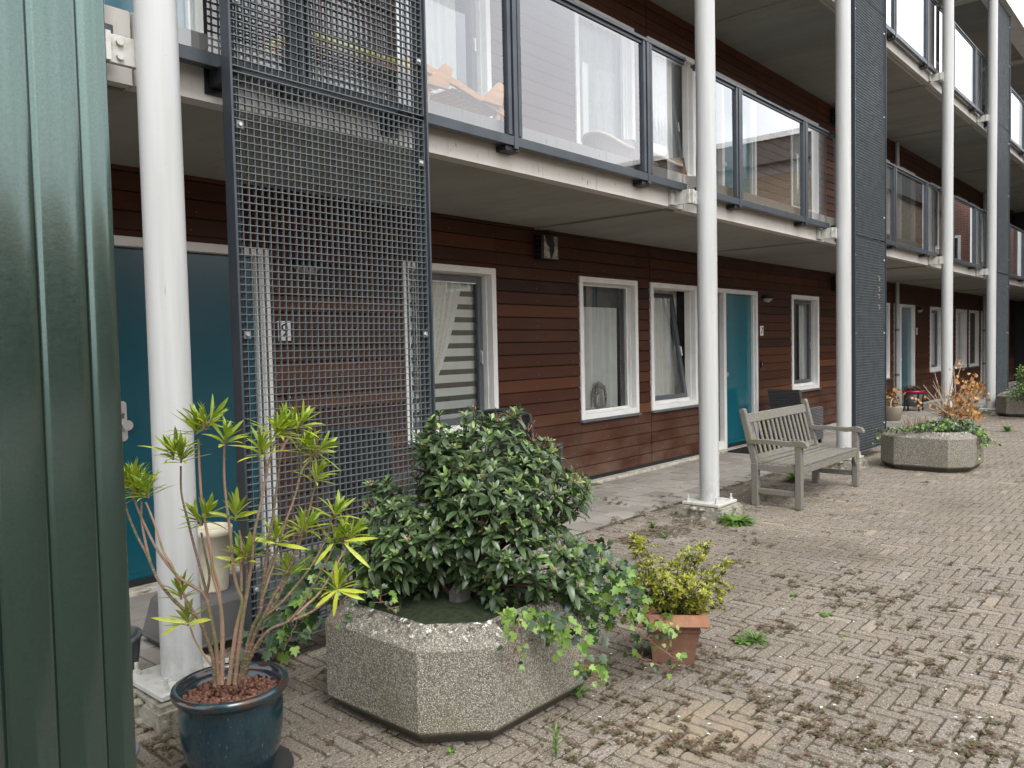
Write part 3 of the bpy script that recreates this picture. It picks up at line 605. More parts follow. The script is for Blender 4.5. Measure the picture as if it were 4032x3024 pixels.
s0 = make_screen(2.005, 'tall galvanised mesh screen left of the laurustinus bush, nearest to the camera')
s1 = copy_tree(s0, (P, 0, 0), None, 'tall dark mesh screen right behind the teak bench, beside the middle columns')
copy_tree(s0, (2*P, 0, 0), None, 'farthest tall dark mesh screen, behind the last white column')
mb = MB()   # caught leaves on the middle screen
for z in (2.36, 2.22, 2.12, 1.98):
    c = Vector((11.38, 3.45, z)); mb.tube([c+Vector((-.05, -.004, .025)), c+Vector((.0, -.008, .02)), c+Vector((.02, -.008, 0)), c+Vector((-.01, -.004, -.03))], .004, 5)
tag(build('dry_stem', mb, 'paletwig', loc=(11.38, 3.45, 2.1)), 'pale curled dry stems caught in the middle mesh screen', 'dry stems')
# ---------------------------------------------------------------- balustrades
def balustrade(s, x0, x1, lab):
    z = s*ST; y = 3.615; t = thing('glass_balustrade', lab, 'balustrade', (x0, y, z), 'glass balustrades of the galleries')
    mb = MB(); mb.box((x0, y-.025, z-.10), (x1, y+.03, z-.035), bev=.003); build('bottom_rail', mb, 'anth', t)
    mb = MB(); mb.box((x0, y-.03, z+1.035), (x1, y+.035, z+1.062), bev=.003); mb.box((x0, y-.012, z+1.01), (x1, y+.012, z+1.0345)); build('handrail', mb, 'anth', t)
    posts = [p for p in [2.50+1.686*i for i in range(-1, 18)] if x0+.1 < p < x1-.1]
    for p in posts:
        mb = MB()
        mb.box((p-.068, y-.024, z-.03), (p-.036, y+.018, z+1.034), bev=.002); mb.box((p-.020, y-.030, z-.12), (p+.020, y+.03, z+1.034), bev=.002); mb.box((p+.036, y-.024, z-.03), (p+.068, y+.018, z+1.034), bev=.002)
        mb.box((p-.036, y-.012, z-.03), (p-.020, y+.01, z+1.034), mi=1); mb.box((p+.020, y-.012, z-.03), (p+.036, y+.01, z+1.034), mi=1)
        mb.box((p-.09, y-.01, z-.135), (p+.05, 3.699, z-.101), mi=1, bev=.003); build('post', mb, ['anth', 'anthdark'], t)
    e = [x0]+posts+[x1]
    for a, b in zip(e[:-1], e[1:]):
        a1, b1 = a+(.07 if a in posts else .02), b-(.07 if b in posts else .02)
        if b1-a1 < .05: continue
        mb = MB(); mb.box((a1, y-.006, z-.033), (b1, y+.006, z+1.01)); mb.f = mb.f[:]; 
        g = MB(); g.add([(a1, y, z-.033), (b1, y, z-.033), (b1, y, z+1.01), (a1, y, z+1.01)], [(0, 1, 2, 3)]); build('glass_panel', g, 'glass', t)
    return t
E_ = [-3]+CX+[XE]
nm1 = ['glass balustrade above the deep teal door, left of the first column', 'glass balustrade above the striped-blind window, first gallery', 'glass balustrade above door number 7, first gallery between the near and middle columns', 'glass balustrade of the first gallery right of the middle mesh screen', 'short first-gallery balustrade before the farthest screen', 'first-gallery balustrade right of the farthest screen', 'first-gallery balustrade at the far end, second from the entrance', 'first-gallery balustrade ending at the entrance']
nm2 = ['top-gallery balustrade at the left out of sight', 'top-gallery balustrade over the near bay', 'top-gallery balustrade over the teak bench bay', 'sky-reflecting glass balustrade of the top gallery right of the middle screen', 'short top-gallery balustrade between the two far columns', 'top-gallery balustrade right of the farthest screen under the white eaves', 'top-gallery balustrade at the far end, second from the entrance', 'top-gallery balustrade ending at the entrance']
for i in range(len(E_)-1):
    a, b = E_[i], E_[i+1]
    if i: a += .06
    b -= .13
    balustrade(1, a, b, nm1[i])
    if i >= 1: balustrade(2, a, b, nm2[i])
# ---------------------------------------------------------------- things fixed to the wall
def wall_lamp(x, z, lab):
    t = thing('wall_lamp', lab, 'wall lamp', (x, W, z), 'oval bulkhead lamps beside the doors')
    mb = MB(); n = 20; 
    def half(z0, z1, r0, r1, d0, d1, mi=0):
        vs = []; 
        for zz, r, d in ((z0, r0, d0), (z1, r1, d1)):
            for i in range(n+1):
                a = pi*i/n; vs.append((x+r*cos(a), W-.004-d*sin(a), zz))
        return vs, [(i, i+1, n+2+i, n+1+i) for i in range(n)]+[tuple(range(n+1)), tuple(range(n+1, 2*n+2))[::-1]]
    v, f = half(z-.005, z+.055, .15, .135, .11, .085); mb.add(v, f); build('lamp_hood', mb, 'black', t)
    mb = MB(); v, f = half(z-.055, z-.0055, .06, .135, .05, .095); mb.add(v, f, smooth=False); build('lamp_shade', mb, 'lampglass', t)
wall_lamp(3.70, 2.21, 'oval black wall lamp seen through the near mesh screen, above number 9'); wall_lamp(12.12, 2.22, 'oval black wall lamp right of door number 7'); wall_lamp(20.56, 2.22, 'oval black wall lamp right of the far teal door')
wall_lamp(12.12, 5.22, 'oval black lamp on the first-gallery wall above door 7')
def plate(x, z, num, lab):
    t = thing('number_plate', lab, 'house number', (x, W, z), 'white house number plates')
    mb = MB(); mb.box((x-.055, W-.012, z-.075), (x+.055, W-.003, z+.075), bev=.003); build('plate', mb, 'num', t)
    text('numeral', num, .135, (x, W-.0135, z), 'ink', t)
plate(3.485, 1.71, '9', 'white plate reading 9 seen through the near mesh screen'); plate(11.945, 1.72, '7', 'white plate reading 7 right of the teal door'); plate(20.40, 1.72, '5', 'white plate reading 5 right of the far teal door')
mb = MB(); mb.box((3.49, W-.02, 1.60), (3.54, W-.002, 1.80)) if False else None
def bell(x, lab):
    t = thing('doorbell', lab, 'doorbell', (x, W, 1.2), 'door bells'); mb = MB(); mb.box((x-.02, W-.02, 1.16), (x+.02, W-.003, 1.25), bev=.004); build('bell_housing', mb, 'black', t)
    mb = MB(); mb.tube([(x, W-.026, 1.205), (x, W-.0205, 1.205)], .009, 10); build('push_button', mb, 'num', t)
bell(11.92, 'small black doorbell below the number 7 plate'); bell(20.36, 'small black doorbell below the number 5 plate'); bell(3.5, 'small black doorbell behind the near mesh screen')
def foil_box(x, z, lab):
    t = thing('vent_box', lab, 'vent box', (x, W, z), 'square vent boxes under the galleries'); h = .122; y = W-.10
    mb = MB(); mb.box((x-.16, y, z-h), (x+.13, W-.003, z+h), bev=.004); build('housing', mb, 'black', t)
    mb = MB(); yy = y-.004
    def q(pts): 
        k = len(pts); mb.add([(x+a, yy, z+b) for a, b in pts]+[(x+a, yy+.0035, z+b) for a, b in pts], [tuple(range(k)), tuple(range(k, 2*k))[::-1]]+[(i, k+i, k+(i+1) % k, (i+1) % k) for i in range(k)])
    q([(-.125, -.115), (-.125, .115), (-.11, .11), (-.085, .03), (-.055, .01), (-.03, -.01), (-.045, -.03), (-.03, -.07), (-.025, -.115)])
    q([(.03, .115), (.10, .115), (.105, -.115), (-.005, -.115), (.05, -.03), (.04, 0), (.055, .03), (.05, .06), (.032, .07)])
    build('torn_foil', mb, 'silver', t)
    mb = MB()
    for a, b in ((-.112, -.075), (-.112, -.1), (-.098, -.1), (.08, .095), (.09, .07), (.095, -.06), (.078, -.1), (.093, -.095)): mb.box((x+a-.004, yy-.002, z+b-.006), (x+a+.004, yy+.001, z+b+.006))
    build('punched_hole', mb, 'black', t)
    mb = MB(); 
    for b in (-.08, -.03, .03, .08): mb.box((x-.164, y+.01, z+b), (x-.1605, W-.02, z+b+.005))
    build('side_slot', mb, 'sash', t)
foil_box(6.645, 2.575, 'black vent box with torn silver foil, above the wood wall left of the middle windows'); foil_box(15.07, 2.575, 'black vent box half hidden behind the middle column'); foil_box(15.07, 5.575, 'black vent box on the first-gallery wall beside the middle column')
# ---------------------------------------------------------------- curtains, blinds and window ornaments
def curtain(x0, x1, z0, z1, y, lab, mat='curtain', folds=9, amp=.022, top=None, cat='curtain'):
    mb = MB(); n = folds*8; m_ = 8; vs = []; ph = random.random()*6
    for j in range(m_+1):
        v = j/m_
        for i in range(n+1):
            u_ = i/n; xa, xb = x0, x1
            if top: xb = x0+(x1-x0)*(top[0]+(1-top[0])*(v**top[1]))
            vs.append((xa+(xb-xa)*u_, y+amp*sin(u_*folds*2*pi+ph+.8*sin(3*u_))*(1-.3*v)+amp*.4*sin(u_*folds*4.3), z0+(z1-z0)*v))
    mb.add(vs, [(j*(n+1)+i, j*(n+1)+i+1, (j+1)*(n+1)+i+1, (j+1)*(n+1)+i) for j in range(m_) for i in range(n)], smooth=True)
    tag(build('curtain', mb, mat, loc=((x0+x1)/2, y, z0)), lab, cat, 'curtains behind the windows')
YC = W+.18
curtain(7.40, 8.32, .8, 2.0, YC+.04, 'white folded curtain behind the window with the wicker ring', folds=7); curtain(8.38, 8.62, .8, 2.28, YC+.05, 'thin net at the right side of the wicker ring window', 'netg', 5, .012)
mb = MB(); mb.box((7.33, YC+.08, 2.0), (8.66, YC+.10, 2.30)); tag(build('roller_blind', mb, 'sash', loc=(7.8, YC, 2)), 'grey roller blind rolled down a little behind the wicker ring window', 'blind')
curtain(8.95, 9.95, .8, 2.3, YC+.15, 'white curtain behind the tilted-open window', folds=10); curtain(9.98, 10.2, .8, 2.25, YC+.16, 'grey curtain edge at the right of the tilted window', 'blindd', 4)
curtain(13.93, 14.40, .8, 2.28, YC+.03, 'white curtain behind the narrow window above the wicker armchair', folds=3)
curtain(16.0, 16.7, .8, 2.28, YC+.03, 'curtain in the window hidden by the middle screen', folds=6); curtain(22.2, 23.3, .8, 2.28, YC+.03, 'grey-white curtain in the window right of the far teal door', folds=9)
curtain(24.9, 26.0, .8, 2.28, YC+.03, 'curtain in the far window left of the last one', folds=9)
mb = MB(); mb.box((25.66, W+.075, .80), (26.68, W+.08, 2.25)); tag(build('roller_blind', mb, 'darkpanel', loc=(26.2, W+.08, .8)), 'dark grey roller blind filling the last far window', 'blind')
# zebra blind and lace
mb = MB(); z = .80; i = 0
while z < 2.26:
    z2 = min(2.26, z+(.075 if i % 2 else .05)); mb.box((4.80, YC+(.002 if i % 2 else 0), z), (5.90, YC+.004+(.002 if i % 2 else 0), z2), mi=0 if i % 2 else 1); z = z2; i += 1
tag(build('striped_blind', mb, ['blind', 'blindd'], loc=(5.28, YC, .8)), 'white and dark banded roller blind behind the lace curtain', 'blind')
curtain(4.95, 5.58, 1.15, 2.26, YC-.035, 'white scalloped lace curtain swept to the left of the striped blind', 'net', 9, .014, top=(.18, .62))
mb = MB(); mb.box((4.80, YC-.06, 2.17), (5.80, YC-.056, 2.25)); tag(build('lace_valance', mb, 'net', loc=(5.2, YC, 2.1)), 'narrow lace valance across the top of the striped-blind window', 'valance')
# first and top gallery windows
for s in (1, 2):
    for a, b, t in WINS:
        if t == 'door' or a > 20: continue
        wh = 'first-gallery' if s == 1 else 'top-gallery'; k = int((a)//P)
        nm = ['near', 'middle', 'far'][min(k, 2)]; kd = {'sash': 'left window', 'fixed': 'middle window', 'tilt': 'right window'}[t]
        curtain(a+.3, a+(.95 if t != 'fixed' else 1.35), s*ST+.8, s*ST+2.28, YC+.04, 'pale curtain in the %s %s of the %s bay' % (wh, kd, nm), folds=7)
mb = MB(); c = Vector((7.83, W+.15, .935)); rr = .135
for k in range(46):
    a0 = random.random()*2*pi; ro = rr*random.uniform(.86, 1.1); tw = random.uniform(.6, 1.4); dy = random.uniform(-.02, .02); pts = []
    for i in range(9):
        a = a0+tw*i/8*1.6; r = ro*(1+.16*sin(i*.9+k)); pts.append((c.x+r*.82*cos(a), c.y+dy+.012*sin(i+k), c.z+r*1.12*sin(a)))
    mb.tube(pts, .0045, 5, caps=False)
tag(build('wicker_ring', mb, 'wreath', loc=(c.x, c.y, .83)), 'oval grey wicker ring standing inside the second ground-floor window', 'wreath')
# ---------------------------------------------------------------- surroundings seen only as reflections
def ob(name, lab, cat, loc): return thing(name, lab, cat, loc)
t = ob('courtyard_wing', 'low wing of tan brick with a white roof edge closing the courtyard at the right', 'building', (21, -5, 0))
mb = MB(); mb.box((20.8, -16, -.02), (34, -.75, 6.2)); build('wall', mb, 'tanbrick', t)
mb = MB(); mb.box((20.5, -16, 6.205), (34, -.60, 6.38)); mb.box((20.78, -16.02, 5.95), (20.9, -.73, 6.2), mi=1); mb.box((20.77, -16.03, 6.38), (34, -.62, 6.86), mi=0); mb.box((20.70, -16.05, 6.865), (34, -.58, 7.0), mi=2); build('roof', mb, ['darkpanel', 'greypanel', 'white'], t)
for k, y in enumerate((-2.6, -6.2, -9.8)):
    mb = MB(); ring(mb, 0, 1, 0, 1, 0, 1, .1) if False else None
    mb.box((20.76, y-.6, 3.6), (20.795, y+.6, 5.2)); w_ = build('window', mb, 'white', t); g = MB(); g.box((20.74, y-.5, 3.7), (20.758, y+.5, 5.1)); sub('pane', g, 'black', w_)
t = ob('brick_building', 'red brick apartment block across the courtyard with white windows', 'building', (10, -16, 0))
mb = MB(); mb.box((-25, -40, -.02), (60, -32, 5.6)); mb.box((34.2, -32, -.02), (60, 1.5, 7.5)); build('wall', mb, 'redbrick', t)
mb = MB(); mb.add([(-25, -31.6, 5.5), (60, -31.6, 5.5), (60, -35.5, 8.2), (-25, -35.5, 8.2)], [(0, 1, 2, 3)]); build('roof', mb, 'rooftile', t)
for k in range(14):
    x = -22+k*5.2
    for z in (.9, 3.5):
        mb = MB(); mb.box((x, -31.99, z), (x+1.5, -31.93, z+1.4)); w_ = build('window', mb, 'white', t); g = MB(); g.box((x+.1, -31.92, z+.1), (x+1.4, -31.90, z+1.3)); sub('pane', g, 'black', w_)
for k in range(4):
    y = -13+k*3.8
    for z in (.9, 3.9):
        mb = MB(); mb.box((34.14, y, z), (34.19, y+1.4, z+1.5)); w_ = build('window', mb, 'white', t); g = MB(); g.box((34.12, y+.1, z+.1), (34.13, y+1.3, z+1.4)); sub('pane', g, 'black', w_)

# ---------------------------------------------------------------- green steel cabinet at the left edge
def ang_profile():
    ex, y = .634, 1.5; pr = [(ex, y+.16), (ex, y+.003), (ex-.003, y)]
    x = ex-.043
    for k in range(9):
        pr += [(x, y), (x-.002, y+.005), (x-.0055, y+.005), (x-.0075, y+.001)]
        n = 10; wd = .072
        for i in range(1, n): pr.append((x-.0075-wd*i/n, y+.001-.007*sin(pi*i/n)-(.012*sin(pi*i/n)**2 if k >= 2 else 0)))
        x -= .0075+wd
    pr.append((x, y)); return pr, x
pr, xl = ang_profile(); t = thing('steel_cabinet', 'tall dark green ribbed steel cabinet cut off by the left edge', 'cabinet', (.1, 1.8, 0))
mb = MB(); n = len(pr); mb.add([(x, y, .04) for x, y in pr]+[(x, y, 2.75) for x, y in pr], [(i, i+1, n+i+1, n+i) for i in range(n-1)], smooth=True); build('ribbed_panel', mb, 'gsteel', t)
mb = MB(); mb.box((xl-.05, 1.56, .04), (.630, 2.25, 2.74)); build('cabinet_body', mb, 'gsteel', t)
# ---------------------------------------------------------------- planters
def octo(x0, y0, sx, sy, ch, o=0):
    x1, y1 = x0+sx, y0+sy; x0 += o; y0 += o; x1 -= o; y1 -= o; c = ch-o*.45
    return [(x0+c, y0), (x1-c, y0), (x1, y0+c), (x1, y1-c), (x1-c, y1), (x0+c, y1), (x0, y1-c), (x0, y0+c)]
def planter(x0, y0, lab, sz=1.0, filling='soil'):
    t = thing('concrete_planter', lab, 'planter', (x0+sz/2, y0+sz/2, 0), 'octagonal exposed-aggregate planters'); mb = MB()
    rings = [(0.06, 0.0), (.045, .02), (.005, .062), (0, .072), (0, .388), (.006, .398), (.082, .458), (.092, .462), (.10, .46), (.112, .42)]
    vs = []; sub_ = 6
    for o, z in rings:
        poly = octo(x0, y0, sz, sz, .21, o)
        for i in range(8):
            a, b = poly[i], poly[(i+1) % 8]
            for k in range(sub_): q = k/sub_; vs.append((a[0]+(b[0]-a[0])*q+random.uniform(-.0012, .0012), a[1]+(b[1]-a[1])*q+random.uniform(-.0012, .0012), z+random.uniform(-.0015, .0015)))
    n = 8*sub_
    mb.add(vs, [(r*n+i, r*n+(i+1) % n, (r+1)*n+(i+1) % n, (r+1)*n+i) for r in range(len(rings)-1) for i in range(n)])
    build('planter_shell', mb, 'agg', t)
    mb = MB(); poly = octo(x0, y0, sz, sz, .21, .108); g = 14; cx_, cy_ = x0+sz/2, y0+sz/2; vs = [(cx_, cy_, .45)]
    rr = [.35, .7, 1.0]
    for f in rr:
        for i in range(8):
            a, b = poly[i], poly[(i+1) % 8]
            for k in range(4): q = k/4; X = a[0]+(b[0]-a[0])*q; Y = a[1]+(b[1]-a[1])*q; vs.append((cx_+(X-cx_)*f, cy_+(Y-cy_)*f, .415+.035*(1-f*f)+random.uniform(-.004, .004)))
    fs = [(0, 1+i, 1+(i+1) % 32) for i in range(32)]+[(1+r*32+i, 1+(r+1)*32+i, 1+(r+1)*32+(i+1) % 32, 1+r*32+(i+1) % 32) for r in range(2) for i in range(32)]
    mb.add(vs, fs, smooth=True); build(filling if filling != 'moss' else 'moss_layer', mb, filling, t)
    return t
planter(2.035, 2.095, 'large octagonal exposed-aggregate planter in the foreground holding the laurustinus bush', 1.0, 'moss')
planter(10.165, 2.125, 'octagonal concrete planter with green algae stains beside the middle mesh screen', 1.0)
planter(18.0, 2.35, 'small-looking octagonal planter cut off by the right edge beyond the last screen', .98)
mb = MB(); mb.box((2.43, 2.47, .42), (2.52, 2.54, .50), bev=.014); tag(build('stone_block', mb, 'sign', loc=(2.43, 2.46, .42)), 'grey granite block lying on the moss under the laurustinus bush', 'stone')
# ---------------------------------------------------------------- leaves
def basis(d):
    d = Vector(d).normalized(); a = Vector((0, 0, 1)) if abs(d.z) < .95 else Vector((1, 0, 0)); x = d.cross(a).normalized(); return x, x.cross(d), d
PROF = {'oval': [(0, .06), (.18, .62), (.42, 1), (.7, .8), (.9, .36), (1, 0)], 'lance': [(0, .1), (.25, .75), (.55, 1), (.82, .6), (1, 0)], 'small': [(0, .12), (.5, 1), (1, 0)], 'spat': [(0, .12), (.6, 1), (.85, .8), (1, .1)]}
def leaf(mb, p, d, nrm, ln, wd, tone, prof='oval', curl=.25, fold=.25):
    d = Vector(d).normalized(); s = d.cross(Vector(nrm))
    if s.length < 1e-3: s = d.orthogonal()
    s.normalize(); n = s.cross(d).normalized(); pr = PROF[prof]; vs = []; p = Vector(p)
    for t, w in pr:
        a = curl*t*t; c = p+d*(ln*t*(1-.25*a))-n*(ln*a*t*.6)
        if w < .02: vs.append(tuple(c))
        else:
            e = wd/2*w; vs += [tuple(c-s*e+n*(fold*e)), tuple(c), tuple(c+s*e+n*(fold*e))]
    fs = []; k = 0; m_ = len(pr)
    for i in range(m_-1):
        if pr[i+1][1] < .02: fs += [(k, k+1, k+3), (k+1, k+2, k+3)]
        else: fs += [(k, k+1, k+4, k+3), (k+1, k+2, k+5, k+4)]; k += 3
    mb.add(vs, fs, tone, 0, True)
IV = [(0, -.06), (.22, -.16), (.42, .02), (.50, .26), (.30, .34), (.46, .66), (.20, .62), (0, 1.0), (-.20, .62), (-.46, .66), (-.30, .34), (-.50, .26), (-.42, .02), (-.22, -.16)]
def ivyleaf(mb, p, d, nrm, sz, tone, mi=0):
    d = Vector(d).normalized(); s = d.cross(Vector(nrm))
    if s.length < 1e-3: s = d.orthogonal()
    s.normalize(); n = s.cross(d).normalized(); p = Vector(p)
    vs = [tuple(p+d*sz*.3-n*sz*.05)]+[tuple(p+s*x*sz*.95+d*y*sz*.95+n*sz*(abs(x)*.16-y*y*.14)) for x, y in IV]; k = len(IV)
    mb.add(vs, [(0, 1+i, 1+(i+1) % k) for i in range(k)], tone, mi, True)
def rv(s=1.): return Vector((random.gauss(0, s), random.gauss(0, s), random.gauss(0, s)))
def inpoly(x, y, P_):
    c = False; j = len(P_)-1
    for i in range(len(P_)):
        if (P_[i][1] > y) != (P_[j][1] > y) and x < (P_[j][0]-P_[i][0])*(y-P_[i][1])/(P_[j][1]-P_[i][1])+P_[i][0]: c = not c
        j = i
    return c
def edged(x, y, P_):
    b = 1e9
    for i in range(len(P_)):
        ax, ay = P_[i]; bx, by = P_[(i+1) % len(P_)]; dx, dy = bx-ax, by-ay; t = max(0, min(1, ((x-ax)*dx+(y-ay)*dy)/(dx*dx+dy*dy))); b = min(b, math.hypot(x-ax-t*dx, y-ay-t*dy))
    return b
def cloud(P_, n, dep, rmax, front=.7, mind=0, inner=.0):
    "points in a rounded volume whose outline from the street is P_"
    xs = [p[0] for p in P_]; ys = [p[1] for p in P_]; out = []; tries = 0; acc = []
    while len(out) < n and tries < n*60:
        tries += 1; x = random.uniform(min(xs), max(xs)); y = random.uniform(min(ys), max(ys))
        if not inpoly(x, y, P_): continue
        e = edged(x, y, P_)/F*dep; r = min(rmax, math.sqrt(max(0, e*(2*rmax*1.1-min(e, rmax)))) if e < rmax else rmax)
        q = (-random.uniform(.8, 1) if random.random() < front else random.uniform(-.8, .9))*r
        pt = atd(x, y, dep+q)
        if mind and any((pt-o).length_squared < mind*mind for o in acc[-260:]): continue
        acc.append(pt); out.append((pt, q/(rmax+1e-6)))
    return out
def bez(a, b, c, d, n=9): return [a*(1-t)**3+b*3*t*(1-t)**2+c*3*t*t*(1-t)+d*t**3 for t in [i/(n-1) for i in range(n)]]
# ---------------------------------------------------------------- laurustinus bush
BP = [(1395, 2290), (1385, 2090), (1430, 2030), (1445, 1990), (1460, 1915), (1535, 1895), (1600, 1960), (1650, 1960), (1655, 1880), (1650, 1800), (1640, 1740), (1690, 1650), (1760, 1680), (1800, 1740), (1825, 1640), (1860, 1612), (1900, 1680), (1945, 1640), (2045, 1625), (2070, 1710), (2110, 1770), (2145, 1740), (2205, 1790), (2180, 1840), (2240, 1850), (2310, 1890), (2318, 1985), (2250, 2010), (2225, 2080), (2300, 2140), (2340, 2230), (2360, 2330), (2320, 2400), (2200, 2420), (2100, 2440), (2020, 2400), (1960, 2440), (1880, 2420), (1845, 2350), (1835, 2330), (1770, 2290), (1700, 2290), (1640, 2320), (1560, 2370), (1520, 2340), (1450, 2320)]
bush = thing('laurustinus_bush', 'tall dark green laurustinus bush with blue-black berries growing in the foreground planter', 'shrub', (2.55, 2.6, .43))
fol = MB(); newl = MB(); stm = MB(); ber = MB(); budm = MB(); cen = Vector((2.62, 2.66, .55)); D0 = 3.72
pts = cloud(BP, 480, D0, .46, .6, .058)
tips = [(1865, 1625), (1705, 1660), (1690, 1700), (1900, 1660), (2030, 1650), (1975, 1655), (2150, 1750), (2190, 1775), (1530, 1905), (1470, 1925), (2300, 1900), (2310, 1960), (2240, 1870), (1400, 2090), (1640, 1890), (1790, 1750), (2090, 1760), (1850, 1700), (1730, 1640), (2120, 1800), (1500, 1960), (1660, 1780), (1440, 2060)]
pts += [(atd(x, y, D0+random.uniform(-.12, .1)), -.5) for x, y in tips]
for i, (p, q) in enumerate(pts):
    o = (p-cen); o.z *= .7; a = (o.normalized()*.8+Vector((0, 0, .9))+rv(.3)-fw*.2).normalized()
    if i % 2 == 0 or i >= len(pts)-len(tips):
        b = cen+Vector((random.uniform(-.12, .12), random.uniform(-.12, .12), -.12)); stm.tube(bez(b, b+(p-b)*.35+Vector((0, 0, .06)), p-a*.12, p, 7), [.007, .006, .005, .0042, .0035, .003, .0022], 5, caps=False)
    x, y, z = basis(a); ph = random.random()*6
    for k in range(random.randint(5, 8)):
        t_ = ph+k*2.4; el = radians(random.uniform(25, 62)); d = (x*cos(t_)+y*sin(t_))*sin(el)+z*cos(el)
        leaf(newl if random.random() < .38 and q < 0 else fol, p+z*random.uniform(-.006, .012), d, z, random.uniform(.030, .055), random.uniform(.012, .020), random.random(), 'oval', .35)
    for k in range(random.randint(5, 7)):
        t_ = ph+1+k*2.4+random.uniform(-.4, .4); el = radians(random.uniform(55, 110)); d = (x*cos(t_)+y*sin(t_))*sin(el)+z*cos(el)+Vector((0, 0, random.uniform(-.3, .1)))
        leaf(fol, p-z*random.uniform(.01, .06), d, z+Vector((0, 0, .5)), random.uniform(.052, .100), random.uniform(.021, .036), random.random()*(.8 if q < 0 else .4), 'oval', random.uniform(.1, .5), .3)  # leaves in the far half toned darker, interior shade put into colour
    if random.random() < .2 and q < 0:
        for k in range(9): budm.ball(p+z*.02+rv(.007), random.uniform(.0022, .0036), n=5)
for (x_, y_) in ((2000, 1650), (1960, 1660), (2040, 1665), (1700, 1665), (2140, 1765), (2180, 1775), (2300, 1905), (2080, 1700), (2100, 1740), (1815, 2010)):
    c = atd(x_, y_, D0-.05)
    for k in range(11):
        e = c+rv(.014)+Vector((0, 0, .03)); ber.ball(e, .0036, n=6); budm.tube([c, e], .0008, 4, caps=False)
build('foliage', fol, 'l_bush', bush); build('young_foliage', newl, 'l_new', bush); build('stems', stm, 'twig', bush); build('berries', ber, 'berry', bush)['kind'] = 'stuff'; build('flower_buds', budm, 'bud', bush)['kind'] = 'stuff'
# ---------------------------------------------------------------- ivy
def ivy(lab, loc, vines, extra=()):
    t = thing('ivy', lab, 'ivy', loc); lf = MB(); nw = MB(); vn = MB()
    for pts_, dens, sz, newp in vines:
        P3 = [Vector(p) for p in pts_]; path = []
        for a, b in zip(P3[:-1], P3[1:]):
            for k in range(6): path.append(a+(b-a)*k/6+rv(.004))
        path.append(P3[-1]); m_ = len(path); vn.tube(path, [.0028-.0016*i/m_ for i in range(m_)], 5, caps=False, tone=.5)
        for i in range(m_):
            for r in range(2):
                if random.random() > dens: continue
                c = path[i]; off = rv(.5); off.z = abs(off.z)*.3; off = off.normalized()*sz*.8; e = c+off-fw*.015; vn.tube([c, e], .0009, 4, caps=False, tone=.9)
                nn = (-fw*.7+Vector((0, 0, .8))+rv(.3)).normalized(); d = (Vector((0, 0, -.7))+off*8+rv(.35)).normalized()
                young = random.random() < newp*(.4+.6*i/m_)
                ivyleaf(nw if young else lf, e, d, nn, sz*.70*random.uniform(.55, 1.15)*(1-.45*(i/m_ if newp > .5 else 0)), random.random())
    for P_, n, dep, rm, sz, newp in extra:
        for p, q in cloud(P_, n, dep, rm, .8):
            nn = (-fw*.8+Vector((0, 0, .7))+rv(.35)).normalized(); d = (Vector((0, 0, -.6))+rv(.6)).normalized(); ivyleaf(nw if random.random() < newp else lf, p, d, nn, sz*.70*random.uniform(.55, 1.2), random.random())
    build('dark_leaves', lf, 'l_ivy', t); build('lime_leaves', nw, 'l_ivyn', t); build('vine_stems', vn, 'barkred', t); return t
A = lambda x, y, d: atd(x, y, d)
ivy('ivy with lime green young leaves trailing over the right side of the foreground planter', (2.9, 2.5, .4), [
 ([A(2250, 2200, 3.7), A(2400, 2260, 3.75), A(2520, 2350, 3.8), A(2560, 2420, 3.8), A(2680, 2490, 3.82)], .8, .075, .5),
 ([A(2300, 2260, 3.7), A(2420, 2390, 3.72), A(2530, 2500, 3.74), A(2620, 2570, 3.75), A(2692, 2612, 3.75)], .6, .07, .7),
 ([A(2330, 2330, 3.66), A(2430, 2470, 3.68), A(2520, 2590, 3.68), A(2640, 2640, 3.68)], .55, .062, .85),
 ([A(2250, 2330, 3.55), A(2360, 2400, 3.58), A(2450, 2440, 3.6), A(2580, 2480, 3.62), A(2640, 2470, 3.62)], .5, .062, .9),
 ([A(2100, 2440, 3.3), A(2180, 2500, 3.28), A(2240, 2560, 3.26), A(2290, 2640, 3.25), A(2330, 2690, 3.25)], .8, .07, .8),
 ([A(2050, 2430, 3.2), A(2040, 2490, 3.12), A(2020, 2560, 3.12), A(2005, 2630, 3.12)], .5, .06, .95),
 ([A(2180, 2420, 3.4), A(2260, 2480, 3.36), A(2310, 2560, 3.36), A(2340, 2700, 3.36)], .7, .07, .5),
 ([A(2200, 2180, 3.7), A(2330, 2130, 3.75), A(2400, 2220, 3.75), A(2480, 2300, 3.78)], .8, .08, .1)],
 [([(2200, 2180), (2330, 2100), (2420, 2180), (2520, 2300), (2540, 2420), (2440, 2440), (2380, 2520), (2280, 2480), (2180, 2460), (2150, 2380)], 230, 3.62, .12, .070, .35), ([(1960, 2410), (2080, 2390), (2180, 2420), (2270, 2440), (2280, 2520), (2230, 2540), (2180, 2480), (2060, 2450), (1970, 2430)], 60, 3.24, .05, .068, .65)])
